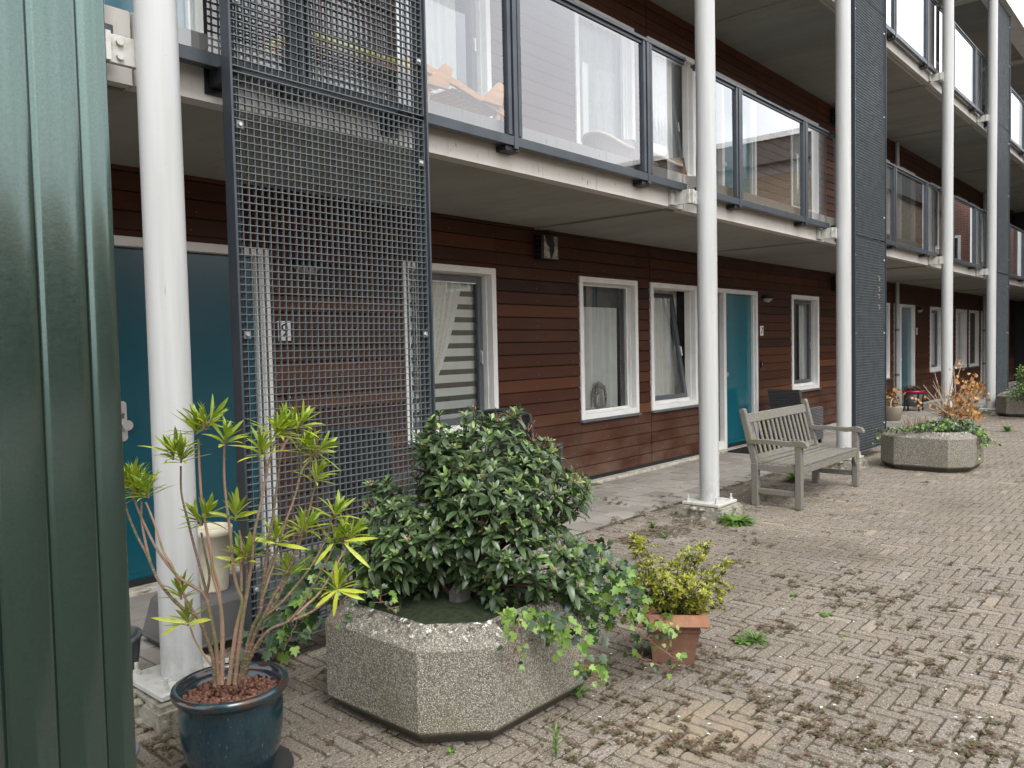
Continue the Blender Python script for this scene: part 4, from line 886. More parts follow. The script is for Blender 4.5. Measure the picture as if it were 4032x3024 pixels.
ivy('ivy hanging between the foreground planter and the near mesh screen', (2.05, 3.0, .4), [
 ([A(1400, 2280, 3.65), A(1280, 2330, 3.6), A(1180, 2420, 3.55), A(1120, 2560, 3.5)], .9, .085, .35),
 ([A(1350, 2200, 3.7), A(1240, 2230, 3.7), A(1150, 2330, 3.7), A(1040, 2480, 3.6), A(1020, 2560, 3.55)], .8, .085, .35),
 ([A(1480, 2310, 3.45), A(1500, 2370, 3.35), A(1560, 2410, 3.22)], .6, .06, .8),
 ([A(1420, 2300, 3.5), A(1360, 2350, 3.42), A(1300, 2480, 3.4)], .7, .08, .6)],
 [([(1180, 2200), (1300, 2120), (1420, 2200), (1520, 2330), (1440, 2360), (1300, 2370), (1240, 2480), (1120, 2580), (1040, 2540), (1060, 2400)], 130, 3.68, .14, .085, .3)])
# ---------------------------------------------------------------- blue pot with its shrub
pc = (1.475, 2.68); t = thing('blue_glazed_pot', 'dark blue glazed round pot in the left foreground filled with clay pellets', 'plant pot', (pc[0], pc[1], 0))
mb = MB(); mb.lathe((pc[0], pc[1], 0), [(0, .03), (.13, .03), (.142, .045), (.165, .12), (.178, .20), (.181, .28), (.178, .315), (.186, .325), (.199, .335), (.204, .348), (.200, .361), (.188, .366), (.176, .36), (.170, .34), (.168, .30), (0, .30)], 64); build('glazed_body', mb, 'glaze', t)
mb = MB(); 
for k in range(900):
    r = .168*math.sqrt(random.random()); a = random.random()*2*pi; mb.ball((pc[0]+r*cos(a), pc[1]+r*sin(a), .312+random.uniform(-.004, .008)), random.uniform(.0055, .0095), n=6, sq=(1, random.uniform(.8, 1.1), .85))
mb.cyl(pc, .168, .28, .308, 30); cp = build('clay_pellets', mb, 'clay', t); cp['kind'] = 'stuff'
mb = MB(); mb.lathe((pc[0], pc[1], 0), [(0, .004), (.175, .004), (.205, .035), (.212, .036), (.182, -.0), (0, -.002)], 48); tag(build('saucer', mb, 'greyplastd', loc=(pc[0], pc[1], 0)), 'round grey saucer under the blue glazed pot', 'saucer')
ole = thing('long_leaved_shrub', 'sparse shrub with bare ringed stems and yellow-green rosettes of long leaves in the blue pot', 'shrub', (pc[0], pc[1], .31))
RO = [(495, 1925, 0), (528, 1900, .05), (583, 1950, -.05), (682, 1800, 0), (713, 1812, -.04), (775, 1700, .02), (806, 1684, .07), (885, 1742, 0), (1083, 1708, .06), (1168, 1700, .1), (1032, 1785, 0), (1180, 1766, .05), (1234, 1790, .1), (1238, 1888, .02), (1085, 2138, -.1), (1190, 2102, 0), (1317, 2034, .08), (1312, 2138, .0), (1356, 2128, .05), (1138, 2256, -.08), (1328, 2322, -.05), (966, 2210, -.15), (741, 2454, -.1), (712, 2350, 0), (792, 2060, 0), (927, 2040, .06), (1120, 1690, .05), (540, 1950, 0)]
oc = atd(900, 2690, 2.88); D1 = 2.88; st = MB(); ol = MB()
def E_(a, b): return (400+a*.9187, 1500+b*.9187)
def dp(x, y): return D1+.16*sin((x-200)/150)*max(0, (2680-y)/950)
STEMS = [
 ([(95,490),(110,560),(150,660),(195,745),(240,850),(300,930),(350,975),(410,1010),(450,1100),(480,1200),(487,1310)], 1),
 ([(172,515),(172,600),(190,700),(207,770)], 0), ([(130,480),(160,560),(215,680),(260,755),(330,840),(400,885),(445,920),(465,1000),(490,1130),(503,1300)], 1),
 ([(190,520),(230,620),(265,730),(300,790),(335,870),(380,985)], 0), ([(340,365),(342,480),(370,600),(400,720),(430,830),(455,930)], 0),
 ([(415,250),(420,380),(430,520),(450,640),(470,740),(477,830),(505,930),(518,1060),(518,1200),(516,1300)], 1),
 ([(527,270),(525,370),(528,450),(540,560),(555,680),(565,800),(580,880),(600,930),(600,970),(575,1080),(545,1300)], 1),
 ([(427,650),(440,720),(462,830),(452,905)], 0), ([(742,265),(720,340),(700,430),(680,540),(655,650),(645,760),(625,900),(607,1000),(590,1130),(572,1300)], 1),
 ([(690,310),(706,362),(702,420)], 0), ([(772,270),(760,380),(745,500),(735,580),(715,700),(700,800),(690,900),(680,990),(640,1080),(590,1290)], 1),
 ([(845,270),(855,370),(845,430),(820,520),(790,600),(760,700),(730,770),(700,860),(682,960)], 0), ([(905,330),(870,365),(852,400)], 0), ([(822,220),(790,262),(768,300)], 0),
 ([(915,440),(900,510),(880,590),(850,660),(820,760),(780,850),(740,920),(700,1000),(655,1090),(600,1280)], 1),
 ([(755,720),(740,780),(715,850),(688,930)], 0), ([(865,640),(850,690),(832,740)], 0), ([(985,590),(960,680),(900,790),(840,870),(770,950),(705,1005)], 0),
 ([(1000,700),(965,770),(920,850),(860,960),(800,1030),(730,1060),(680,1110),(640,1180),(602,1280)], 1), ([(1045,720),(1000,800),(940,900),(880,960),(835,1000)], 0),
 ([(800,840),(770,900),(740,960),(700,1005)], 0), ([(1012,905),(980,930),(900,990),(825,1022)], 0), ([(622,790),(622,860),(616,950)], 0),
 ([(380,1055),(400,1110),(430,1160),(465,1210),(500,1240),(512,1300)], 0), ([(345,905),(370,950),(400,1000)], 0), ([(590,640),(600,720),(598,800),(600,900)], 0), ([(450,640),(468,760),(500,870),(512,1000),(515,1290)], 0)]
for pl, tr in STEMS:
    q = [E_(*p) for p in pl]; P3 = []
    for k in range(len(q)-1):
        p0, p1, p2, p3 = q[max(0, k-1)], q[k], q[k+1], q[min(len(q)-1, k+2)]
        for m_ in range(5):
            t_ = m_/5; X, Y = [.5*(2*p1[c]+(p2[c]-p0[c])*t_+(2*p0[c]-5*p1[c]+4*p2[c]-p3[c])*t_**2+(-p0[c]+3*p1[c]-3*p2[c]+p3[c])*t_**3) for c in (0, 1)]
            P3.append(atd(X, Y, dp(X, Y)))
    P3.append(atd(*q[-1], dp(*q[-1]))); n_ = len(P3); r1 = .0078 if tr and len(pl) > 7 else (.0052 if not tr else .0065); L_ = sum((P3[i+1]-P3[i]).length for i in range(n_-1))
    rad = [.0034+(r1-.0034)*k/(n_-1) for k in range(n_)]; tn = random.random()
    st.tube(P3, rad, 8, caps=False, tone=tn)
    acc = 0; nxt = .02
    for k in range(n_-1):
        d = P3[k+1]-P3[k]; l = d.length; d.normalize()
        while nxt < acc+l:
            c = P3[k]+d*(nxt-acc); r = rad[k]; st.tube([c-d*.0014, c, c+d*.0014], [r*.98, r*1.2, r*.98], 8, caps=False, tone=1); nxt += random.uniform(.022, .042)
        acc += l
for i, (x_, y_, dd) in enumerate(RO):
    p = atd(x_, y_, dp(x_, y_)); sx = (x_-900)/480; ax = Vector((0, 0, 1))+R_*sx*.35
    nh = 1 if (i % 3) else 2
    for h in range(nh):
        a = (ax+rv(.16)+(R_*(.5 if h else -.35) if nh == 2 else Vector())).normalized(); hp = p+a*(.022+.02*h); st.tube([p-a*.01, hp], .0038, 6, caps=False); x, y, z = basis(a); n_ = random.randint(16, 22) if nh == 1 else random.randint(12, 16); ph = random.random()*6
        for k in range(n_):
            t_ = ph+k*2.4; el = radians(8+78*(k/n_)**.8+random.uniform(-7, 7)); d = (x*cos(t_)+y*sin(t_))*sin(el)+z*cos(el)
            leaf(ol, hp-z*(.034*k/n_), d, z, random.uniform(.078, .122)*(.75+.4*k/n_), random.uniform(.0115, .0175), min(1, max(0, (.12+.6*k/n_+random.uniform(-.15, .25)))), 'lance', random.uniform(.0, .3), .35)
for (x_, y_, dx, dz, ln) in ((1328, 2322, -.1, -1, .095), (1328, 2322, .9, -.25, .11), (1328, 2322, -.8, -.6, .10), (1328, 2322, .9, .0, .115), (1328, 2322, 0, 1, .115), (741, 2454, -1, .25, .13), (741, 2454, .8, .2, .10), (1356, 2140, .9, -.75, .13), (1356, 2130, 1, .15, .13), (1085, 2140, 1, -.1, .13), (966, 2212, -1, .25, .11), (1085, 2140, -1, .3, .11), (711, 2455, -1, -.6, .08), (927, 2040, 1, .35, .10), (927, 2040, -1, .3, .1), (1313, 2140, -.7, -.8, .1)):
    leaf(ol, atd(x_, y_, D1-.05), R_*dx+U_*dz-fw*.25, -fw+Vector((0, 0, .6)), ln, .0155, .95, 'lance', .1, .2)
build('stems', st, 'bark', ole); build('leaves', ol, 'l_ole', ole)
# ---------------------------------------------------------------- terracotta pot with azalea
def frustum(mb, c, ang, rows, tone=None, mi=0, thick=None):
    vs = []; ca, sa = cos(ang), sin(ang)
    for h, z in rows:
        for a, b in ((-1, -1), (1, -1), (1, 1), (-1, 1)):
            x, y = a*h, b*h; vs.append((c[0]+x*ca-y*sa, c[1]+x*sa+y*ca, z))
    mb.add(vs, [(r*4+i, r*4+(i+1) % 4, (r+1)*4+(i+1) % 4, (r+1)*4+i) for r in range(len(rows)-1) for i in range(4)]+[(0, 3, 2, 1)], tone, mi)
ta = math.atan2(1.882-2.065, 3.455-3.326); fwd = Vector((-sin(ta), cos(ta), 0)); cT = Vector(((3.326+3.455)/2, (2.065+1.882)/2, 0))+fwd*.105
t = thing('terracotta_pot', 'square faded terracotta pot on the brick paving right of the foreground planter', 'plant pot', tuple(cT))
mb = MB(); frustum(mb, cT, ta, [(.098, .0), (.106, .07), (.122, .155), (.128, .165), (.128, .176), (.124, .178), (.132, .215)]); build('pot_body', mb, 'terradark', t)
mb = MB(); frustum(mb, cT, ta, [(.128, .200), (.163, .200), (.168, .206), (.156, .250), (.136, .254), (.127, .250), (.118, .19)]); mb.f = [f for f in mb.f if len(f) != 4 or True]; build('pot_rim', mb, 'terra', t)
mb = MB(); frustum(mb, cT, ta, [(.02, .2005), (.118, .199)]); mb.box((cT.x-.08, cT.y-.08, .16), (cT.x+.08, cT.y+.08, .2)); build('soil', mb, 'soil', t)
aza = thing('azalea', 'small azalea with yellow-green leaf tufts growing in the square terracotta pot', 'shrub', (cT.x, cT.y, .2))
AP = [(2480, 2280), (2510, 2240), (2480, 2160), (2476, 2105), (2530, 2120), (2545, 2180), (2600, 2200), (2640, 2230), (2660, 2190), (2690, 2160), (2740, 2150), (2790, 2135), (2800, 2160), (2770, 2200), (2740, 2240), (2790, 2260), (2810, 2230), (2860, 2205), (2880, 2215), (2860, 2260), (2820, 2290), (2870, 2310), (2888, 2320), (2840, 2350), (2850, 2370), (2810, 2400), (2790, 2415), (2720, 2425), (2640, 2410), (2560, 2400), (2540, 2350), (2500, 2340)]
al = MB(); ad = MB(); sm = MB(); b0 = Vector((cT.x, cT.y, .19))
for p, q in cloud(AP, 480, 3.98, .17, .6, .011)+[(atd(x, y, 3.98), -.5) for x, y in ((2490, 2110), (2520, 2135), (2555, 2140), (2585, 2155), (2795, 2140), (2770, 2150), (2875, 2215), (2855, 2235), (2885, 2318), (2870, 2365), (2830, 2400), (2820, 2240), (2745, 2165), (2490, 2150))]:
    a = ((p-b0).normalized()+Vector((0, 0, .7))+rv(.25)).normalized()
    if random.random() < .16: sm.tube(bez(b0+rv(.015), b0+(p-b0)*.3+Vector((0, 0, .03)), p-a*.05+rv(.01), p, 6), [.0042, .0035, .003, .0025, .002, .0013], 5, caps=False)
    x, y, z = basis(a); ph = random.random()*6; tg = ad if (q > .1 or random.random() < .25) else al  # rear tufts and some random ones take a green with shade painted in
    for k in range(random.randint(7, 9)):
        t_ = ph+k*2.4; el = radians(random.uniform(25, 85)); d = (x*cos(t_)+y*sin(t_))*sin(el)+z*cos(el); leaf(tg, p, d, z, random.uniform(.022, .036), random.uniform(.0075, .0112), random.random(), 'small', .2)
build('leaf_tufts', al, 'l_aza', aza); build('shade_painted_leaves', ad, 'l_azad', aza); build('stems', sm, 'twig', aza)
# ---------------------------------------------------------------- plants of the far planters
cen2 = (10.66, 2.62, .45)
ivy('dark green ivy spreading over the right half of the algae-stained planter', cen2, [
 ([A(3850, 1700, 9.55), A(3880, 1730, 9.5), A(3920, 1750, 9.5), A(3935, 1760, 9.5)], .8, .055, .8), ([A(3850, 1720, 9.4), A(3853, 1760, 9.4), A(3848, 1800, 9.4), A(3850, 1835, 9.4)], .7, .05, .6), ([A(3470, 1690, 9.9), A(3450, 1720, 9.9), A(3430, 1745, 9.9)], .7, .05, .3), ([A(3460, 1694, 9.7), A(3500, 1690, 9.6), A(3560, 1694, 9.4), A(3640, 1698, 9.2)], .8, .05, .3)],
 [([(3545, 1690), (3600, 1680), (3680, 1648), (3760, 1650), (3830, 1655), (3870, 1690), (3880, 1730), (3860, 1740), (3820, 1715), (3780, 1712), (3740, 1702), (3620, 1700)], 420, 9.6, .35, .06, .3), ([(3470, 1690), (3560, 1680), (3640, 1690), (3640, 1702), (3480, 1700)], 60, 9.6, .2, .05, .3), ([(3820, 1700), (3880, 1690), (3900, 1740), (3880, 1765), (3850, 1740)], 60, 9.5, .1, .055, .7)])
br = thing('orange_leaved_shrub', 'half bare shrub with dry orange-brown leaves standing in the algae-stained planter', 'shrub', cen2)
lb = MB(); tw = MB(); b1 = atd(3740, 1670, 9.75)
OP = [(3735, 1545), (3790, 1530), (3800, 1500), (3830, 1490), (3870, 1500), (3878, 1530), (3860, 1550), (3840, 1560), (3850, 1600), (3870, 1640), (3830, 1655), (3780, 1650), (3740, 1660), (3715, 1620), (3730, 1600), (3760, 1580), (3740, 1560)]
for p, q in cloud(OP, 130, 9.75, .28, .5)+[(atd(x, y, 9.7), -.5) for x, y in ((3775, 1495), (3790, 1498), (3833, 1475), (3870, 1565), (3890, 1560), (3840, 1570), (3880, 1640), (3672, 1605), (3690, 1615), (3705, 1620), (3765, 1510), (3878, 1508))]:
    for k in range(2): leaf(lb, p+rv(.02), rv(1)+Vector((0, 0, -.4)), rv(1), random.uniform(.045, .08), random.uniform(.03, .048), random.random(), 'oval', .6, .4)
for x, y in ((3680, 1465), (3675, 1500), (3635, 1515), (3720, 1440), (3755, 1440), (3790, 1420), (3762, 1425), (3640, 1555), (3700, 1560), (3840, 1480), (3870, 1510), (3800, 1500), (3890, 1560), (3870, 1640), (3780, 1560), (3820, 1580), (3690, 1590), (3660, 1620), (3850, 1600), (3725, 1500), (3640, 1590)):
    e = atd(x, y, 9.7+random.uniform(-.2, .2)); bb = b1+Vector((random.uniform(-.08, .08), random.uniform(-.08, .08), 0)); ps = bez(bb, bb+Vector((0, 0, .12)), e+(bb-e)*.35+Vector((0, 0, -.02)), e, 8); tw.tube(ps, [.011-.0085*k/7 for k in range(8)], 5, caps=False)
    for k in range(2): q = ps[4+k]; tw.tube([q, q+(e-bb)*.18+rv(.05)], .003, 4, caps=False)
for x, y in ((3615, 1572), (3775, 1440), (3768, 1460), (3725, 1590), (3632, 1595), (3628, 1578)):
    for k in range(4): leaf(lb, atd(x, y, 9.7)+rv(.03), rv(1), rv(1), .045, .03, 1, 'oval')
build('dry_leaves', lb, 'l_brown', br); build('branches', tw, 'paletwig', br)
mb = MB(); bs = atd(3600, 1682, 9.8)
for k in range(60):
    b = bs+R_*random.uniform(-.10, .16)+fw*random.uniform(-.1, .1); mb.tube([b, b+Vector((random.uniform(-.12, .05), random.uniform(-.05, .05), random.uniform(.06, .17)))], [.005, .003], 5)
tag(build('cut_stems', mb, 'paletwig', loc=tuple(bs)), 'tuft of pale cut-back stems in the left part of the algae-stained planter', 'cut stems')
ev = thing('evergreen_bush', 'dark evergreen bush in the planter cut off by the right edge', 'shrub', (18.5, 2.9, .45)); mb = MB(); mb2 = MB()
for p, q in cloud([(3965, 1560), (3975, 1535), (3995, 1530), (4000, 1490), (4010, 1460), (4032, 1450), (4100, 1440), (4160, 1480), (4160, 1570), (4000, 1572)], 420, 15.2, .45, .7):
    for k in range(4): leaf(mb if random.random() < .75 else mb2, p+rv(.03), rv(1)+Vector((0, 0, .3)), rv(1), .06, .035, random.random(), 'small')
build('foliage', mb, 'l_bush', ev); build('young_foliage', mb2, 'l_ivyn', ev)
# ---------------------------------------------------------------- teak bench
t = thing('teak_bench', 'weathered grey teak bench with slatted back standing on the brick paving', 'bench', (8.03, 3.1, 0)); X0, X1, YF, YB = 7.24, 8.82, 2.87, 3.32; lw = .062
for x in (X0, X1-lw):
    mb = MB(); mb.box((x, YF, 0), (x+lw, YF+lw, .595), bev=.006); build('front_leg', mb, 'teak', t)
    mb = MB(); mb.box((x, YB-.03, 0), (x+lw, YB+.035, .40), bev=.005); a = Vector((x+lw/2, YB, .39)); b = Vector((x+lw/2, YB+.125, .89)); mb.bar(a, b, lw, .055, upv=(1, 0, 0), bev=.006); mb.tube([b-Vector((lw/2, 0, 0)), b+Vector((lw/2, 0, 0))], .0275, 12); build('rear_leg', mb, 'teak', t)
    mb = MB(); xa = x+lw/2; pts_ = [(YB+.05, .605, .042), (YB-.12, .612, .04), (YF+.12, .60, .045), (YF+.02, .612, .05), (YF-.035, .60, .05), (YF-.055, .585, .02)]
    vs = []
    for y, z, th in pts_: vs += [(xa-.036, y, z-th/2), (xa+.036, y, z-th/2), (xa+.036, y, z+th/2), (xa-.036, y, z+th/2)]
    fs = [(k*4+i, k*4+(i+1) % 4, k*4+4+(i+1) % 4, k*4+4+i) for k in range(5) for i in range(4)]+[(3, 2, 1, 0), (20, 21, 22, 23)]; mb.add(vs, fs); build('armrest', mb, 'teak', t)
    mb = MB(); mb.box((x+.014, YF+lw-.002, .115), (x+.046, YB-.028, .165), bev=.003); build('stretcher', mb, 'teak', t)
    mb = MB(); mb.box((x+.012, YF+lw-.002, .335), (x+.05, YB-.028, .395), bev=.003); build('side_rail', mb, 'teak', t)
mb = MB(); mb.box((X0+lw, YF+.008, .325), (X1-lw, YF+.038, .395), bev=.003); mb.box((X0+lw, YB, .33), (X1-lw, YB+.028, .395), bev=.003)
for x, sg in ((X0+lw, 1), (X1-lw, -1)): mb.add([(x, YF+.012, .326), (x+sg*.08, YF+.012, .326), (x+sg*.03, YF+.012, .27), (x, YF+.012, .22), (x, YF+.034, .326), (x+sg*.08, YF+.034, .326), (x+sg*.03, YF+.034, .27), (x, YF+.034, .22)], [(0, 1, 2, 3), (7, 6, 5, 4), (0, 4, 5, 1), (1, 5, 6, 2), (2, 6, 7, 3), (3, 7, 4, 0)])
build('apron', mb, 'teak', t)
for k, (y, z) in enumerate(((YF+.005, .407), (YF+.085, .398), (YF+.165, .390), (YF+.245, .388), (YF+.325, .393), (YF+.400, .404))):
    mb = MB(); mb.box((X0+.02 if k else X0+lw, y, z-.009), (X1-.02 if k else X1-lw, y+.056, z+.009), bev=.003); build('seat_slat', mb, 'teak', t)
def bk(z): return YB+.01+(z-.40)*.25
mb = MB(); mb.bar((X0+lw, bk(.815), .815), (X1-lw, bk(.815), .815), .028, .095, upv=(0, .25, 1), bev=.006); build('top_rail', mb, 'teak', t)
mb = MB(); mb.bar((X0+lw, bk(.445), .445), (X1-lw, bk(.445), .445), .028, .055, upv=(0, .25, 1), bev=.004); build('lower_back_rail', mb, 'teak', t)
for k in range(14):
    x = X0+lw+.055+k*(X1-X0-2*lw-.11)/13; mb = MB(); mb.bar((x, bk(.46), .46), (x, bk(.78), .78), .042, .014, upv=(0, 1, -.25), bev=.003); build('back_slat', mb, 'teak', t)
# ---------------------------------------------------------------- chairs and other furniture under the gallery
def xf(mb, T): mb.v = [tuple(T @ Vector(p)) for p in mb.v]; return mb
def mesh_chair(loc, ang, lab):
    T = Matrix.Translation(loc) @ Matrix.Rotation(ang, 4, 'Z'); t = thing('garden_chair', lab, 'chair', loc, 'charcoal garden chairs by the striped-blind window')
    fr = MB()
    for s in (-.28, .28):
        fr.tube([(-.26, s, .95), (-.20, s, .60), (-.14, s, .42)], .014, 8); fr.tube([(-.14, s, .42), (.22, s, .44)], .013, 8)
        fr.bar((-.30, s, 0), (-.20, s, .58), .022, .032); fr.bar((.26, s, 0), (.26, s, .62), .022, .034); fr.bar((-.22, s, .60), (.275, s, .63), .035, .022)
    fr.tube([(-.26, -.28, .95), (-.27, -.15, .975), (-.272, 0, .985), (-.27, .15, .975), (-.26, .28, .95)], .014, 8); fr.tube([(.22, -.28, .44), (.22, .28, .44)], .012, 8)
    build('frame', xf(fr, T), 'chairframe', t)
    sb = MB(); vs = []
    for x, z in ((-.26, .95), (-.225, .75), (-.19, .57), (-.14, .44)):
        for s in (-.27, 0, .27): vs.append((x-(.012 if s == 0 else 0), s, z+(.025 if s == 0 and z > .9 else 0)))
    sb.add(vs, [(r*3+i, r*3+i+1, r*3+4+i, r*3+3+i) for r in range(3) for i in range(2)]); build('back_sling', xf(sb, T), 'chairfab', t)
    sb = MB(); sb.box((-.14, -.27, .43), (.22, .27, .438)); build('seat_sling', xf(sb, T), 'chairfab', t); return t
mesh_chair((5.72, 4.93, 0), 0.12, 'charcoal high-backed garden chair below the striped-blind window, seen above the bush')
mesh_chair((3.95, 4.90, 0), .35, 'charcoal garden chair half hidden behind the near mesh screen')
mb = MB(); mb.box((4.55, 4.75, .40), (4.95, 5.2, .43), bev=.006)
t = thing('side_table', 'small dark side table between the two charcoal garden chairs', 'table', (4.75, 5, 0)); build('table_top', mb, 'chairframe', t)
for a in (4.58, 4.90):
    for b in (4.78, 5.15): q = MB(); q.box((a, b, 0), (a+.025, b+.025, .40)); build('leg', q, 'chairframe', t)
t = thing('wicker_armchair', 'dark wicker armchair by the wall behind the teak bench', 'armchair', (12.2, 4.85, 0)); T = Matrix.Translation((11.80, 4.88, 0)) @ Matrix.Rotation(-.08, 4, 'Z') @ Matrix.Scale(.92, 4)
mb = MB(); vs = []
for x0_, z in ((-.02, .40), (-.06, .62), (-.12, .80), (-.155, .895), (-.12, .91), (-.07, .89), (.02, .62), (.06, .40)):
    for s in (-.27, .27): vs.append((x0_, s, z))
n = 8; mb.add(vs, [(2*i, 2*i+1, 2*((i+1) % n)+1, 2*((i+1) % n)) for i in range(n)]+[tuple(2*i for i in range(n)), tuple(2*i+1 for i in range(n))[::-1]]); build('backrest', xf(mb, T), 'wicker', t)
for s in (-.33, .25):
    mb = MB(); mb.box((-.05, s, .06), (.60, s+.09, .60), bev=.02); build('arm', xf(mb, T), 'wicker', t)
mb = MB(); mb.box((-.02, -.25, .10), (.58, .25, .42), bev=.02); build('seat', xf(mb, T), 'wicker', t)
for a in (-.03, .54):
    for b in (-.30, .28): mb = MB(); mb.box((a, b, 0), (a+.045, b+.045, .065)); build('foot', xf(mb, T), 'black', t)
# doormat
mb = MB(); mb.box((10.55, 4.78, .002), (11.65, 5.24, .022), bev=.006); dm = tag(build('doormat', mb, 'rubber', loc=(11.1, 5, 0)), 'black rubber doormat in front of door number 7', 'doormat')
mb = MB(); 
for k in range(26): mb.box((10.57+k*.042, 4.80, .022), (10.59+k*.042, 5.22, .027))
dm2 = build('doormat_ribs', mb, 'rubber', dm)
# storage box, cream pot, ribbed pots
def taper(mb, a, b, ins, z0, z1): 
    (x0, y0), (x1, y1) = a, b; mb.add([(x0, y0, z0), (x1, y0, z0), (x1, y1, z0), (x0, y1, z0), (x0+ins, y0+ins, z1), (x1-ins, y0+ins, z1), (x1-ins, y1-ins, z1), (x0+ins, y1-ins, z1)], [(0, 3, 2, 1), (4, 5, 6, 7), (0, 1, 5, 4), (1, 2, 6, 5), (2, 3, 7, 6), (3, 0, 4, 7)])
t = thing('storage_box', 'grey plastic storage box with tapered lid between the near column and the mesh screen', 'box', (2.2, 4.1, 0))
mb = MB(); taper(mb, (1.92, 3.92), (2.72, 4.34), -.010, .0, .05); build('box_base', mb, 'greyplastd', t)
mb = MB(); taper(mb, (1.90, 3.90), (2.74, 4.36), .035, .060, .235); taper(mb, (1.934, 3.934), (2.706, 4.326), .03, .2355, .27); mb.box((1.89, 3.89, .045), (2.75, 4.37, .060), bev=.004); build('lid', mb, 'greyplast', t)
t = thing('cream_pot', 'empty tall cream plastic plant pot standing on the grey storage box', 'plant pot', (2.18, 4.09, .270))
mb = MB(); mb.lathe((2.18, 4.09, .270), [(0, .003), (.068, .0), (.072, .012), (.076, .07), (.0785, .075), (.092, .30), (.10, .302), (.104, .345), (.098, .35), (.093, .34), (.085, .29), (.07, .02), (0, .02)], 40); build('pot_shell', mb, 'cream', t)
t = thing('ribbed_pot', 'dark grey ribbed plant pot half hidden behind the green cabinet', 'plant pot', (1.485, 3.80, 0))
mb = MB(); mb.lathe((1.485, 3.80, 0), [(0, .003), (.09, 0), (.125, .08), (.14, .17), (.148, .25), (.155, .262), (.155, .275), (.138, .275), (.13, .25), (0, .22)], 72, ribs=24, ribd=.012); build('pot_shell', mb, 'potgrey', t)
mb = MB(); mb.lathe((1.45, 3.78, .225), [(0, .0), (.06, .0), (.08, .05), (.125, .11), (.132, .108), (.09, .04), (0, .02)], 32); tag(build('grey_bowl', mb, 'saucer', loc=(1.45, 3.78, .225)), 'small grey bowl set in the dark ribbed pot', 'bowl')
mb = MB(); mb.lathe((1.085, 3.06, 0), [(0, .004), (.17, .003), (.18, .03), (.192, .10), (.203, .104), (.20, .112), (.184, .11), (.165, .05), (0, .04)], 40); tag(build('round_tub', mb, 'saucer', loc=(1.085, 3.06, 0)), 'blue-grey round tub peeking out behind the bottom of the green cabinet', 'tub')
# little pots by the far door
t = thing('planted_pot_on_stand', 'grey pot with magenta rim on a low stand beside the far teal door', 'plant pot', (18.75, 4.98, 0)); c = (18.75, 4.98)
mb = MB(); mb.lathe((c[0], c[1], .10), [(0, 0), (.15, 0), (.185, .30), (.0, .30)], 28); build('pot_shell', mb, 'greyplast', t)
mb = MB(); mb.lathe((c[0], c[1], .39), [(.18, 0), (.21, .0), (.215, .05), (.18, .05)], 28); build('magenta_rim', mb, 'magenta', t)
for a in range(4): mb = MB(); an = pi/4+a*pi/2; mb.bar((c[0]+.21*cos(an), c[1]+.21*sin(an), 0), (c[0]+.19*cos(an), c[1]+.19*sin(an), .38), .025); build('stand_leg', mb, 'black', t)
mb = MB()
for k in range(120): leaf(mb, (c[0]+random.gauss(0, .09), c[1]+random.gauss(0, .09), .44+random.random()*.07), rv(1)+Vector((0, 0, .6)), rv(1), .07, .04, random.random(), 'small')
build('dark_leaves', mb, 'l_red', t)
t = thing('flower_basket', 'white wicker basket with orange leaved plant right of the middle mesh screen', 'basket', (16.35, 4.7, 0)); c = (16.35, 4.7)
mb = MB(); mb.lathe((c[0], c[1], 0), [(0, .01), (.12, 0), (.175, .26), (.18, .27), (.16, .27), (0, .22)], 28, ribs=14, ribd=.02); mb.tube([(c[0]+.16*cos(a), c[1], .26+.16*sin(a)) for a in [pi*i/10 for i in range(11)]], .010, 6); build('basket_weave', mb, 'rattanpale', t)
mb = MB(); mb2 = MB()
for k in range(70): leaf(mb if k % 4 else mb2, (c[0]+random.gauss(0, .09), c[1]+random.gauss(0, .09), .28+random.random()*(.32 if k % 4 else .05)), rv(1), rv(1), .09, .045, random.random(), 'oval')
build('orange_leaves', mb, 'l_brown', t); build('green_leaves', mb2, 'l_weed', t)
# ---------------------------------------------------------------- first gallery furniture
t = thing('folding_lounger', 'oiled slatted wooden lounge chair behind the near glass balustrade', 'chair', (4.5, 4.35, 3)); mb = MB(); zf = 2.965
for k in range(7):
    y = 4.32+k*.07; mb.bar((3.82, y, zf+.60), (4.30, y, zf+.54), .05, .016)
build('backrest', mb, 'orangewood', t); mb = MB()
mb.bar((3.82, 4.28, zf+.60), (4.30, 4.28, zf+.54), .03, .05); mb.bar((4.30, 4.28, zf+.54), (4.85, 4.28, zf+.42), .03, .045); mb.bar((4.30, 4.78, zf+.54), (4.85, 4.78, zf+.42), .03, .045)
for k in range(9): mb.bar((4.33+k*.058, 4.3, zf+.50-k*.009), (4.33+k*.058, 4.76, zf+.50-k*.009), .05, .014)
build('seat', mb, 'orangewood', t)
for x, y in ((3.98, 4.24), (4.56, 4.24)):
    mb = MB(); mb.add([(x, y, zf+.46), (x+.22, y, zf+.46), (x+.27, y, zf+.62), (x+.20, y, zf+.64), (x, y+.03, zf+.46), (x+.22, y+.03, zf+.46), (x+.27, y+.03, zf+.62), (x+.20, y+.03, zf+.64)], [(0, 1, 2, 3), (7, 6, 5, 4), (0, 4, 5, 1), (1, 5, 6, 2), (2, 6, 7, 3), (3, 7, 4, 0)]); build('armrest', mb, 'orangewood', t)
for x in (3.95, 4.7):
    for y in (4.29, 4.76): mb = MB(); mb.bar((x, y, zf), (x+.1, y, zf+.5), .03, .04); build('leg', mb, 'orangewood', t)
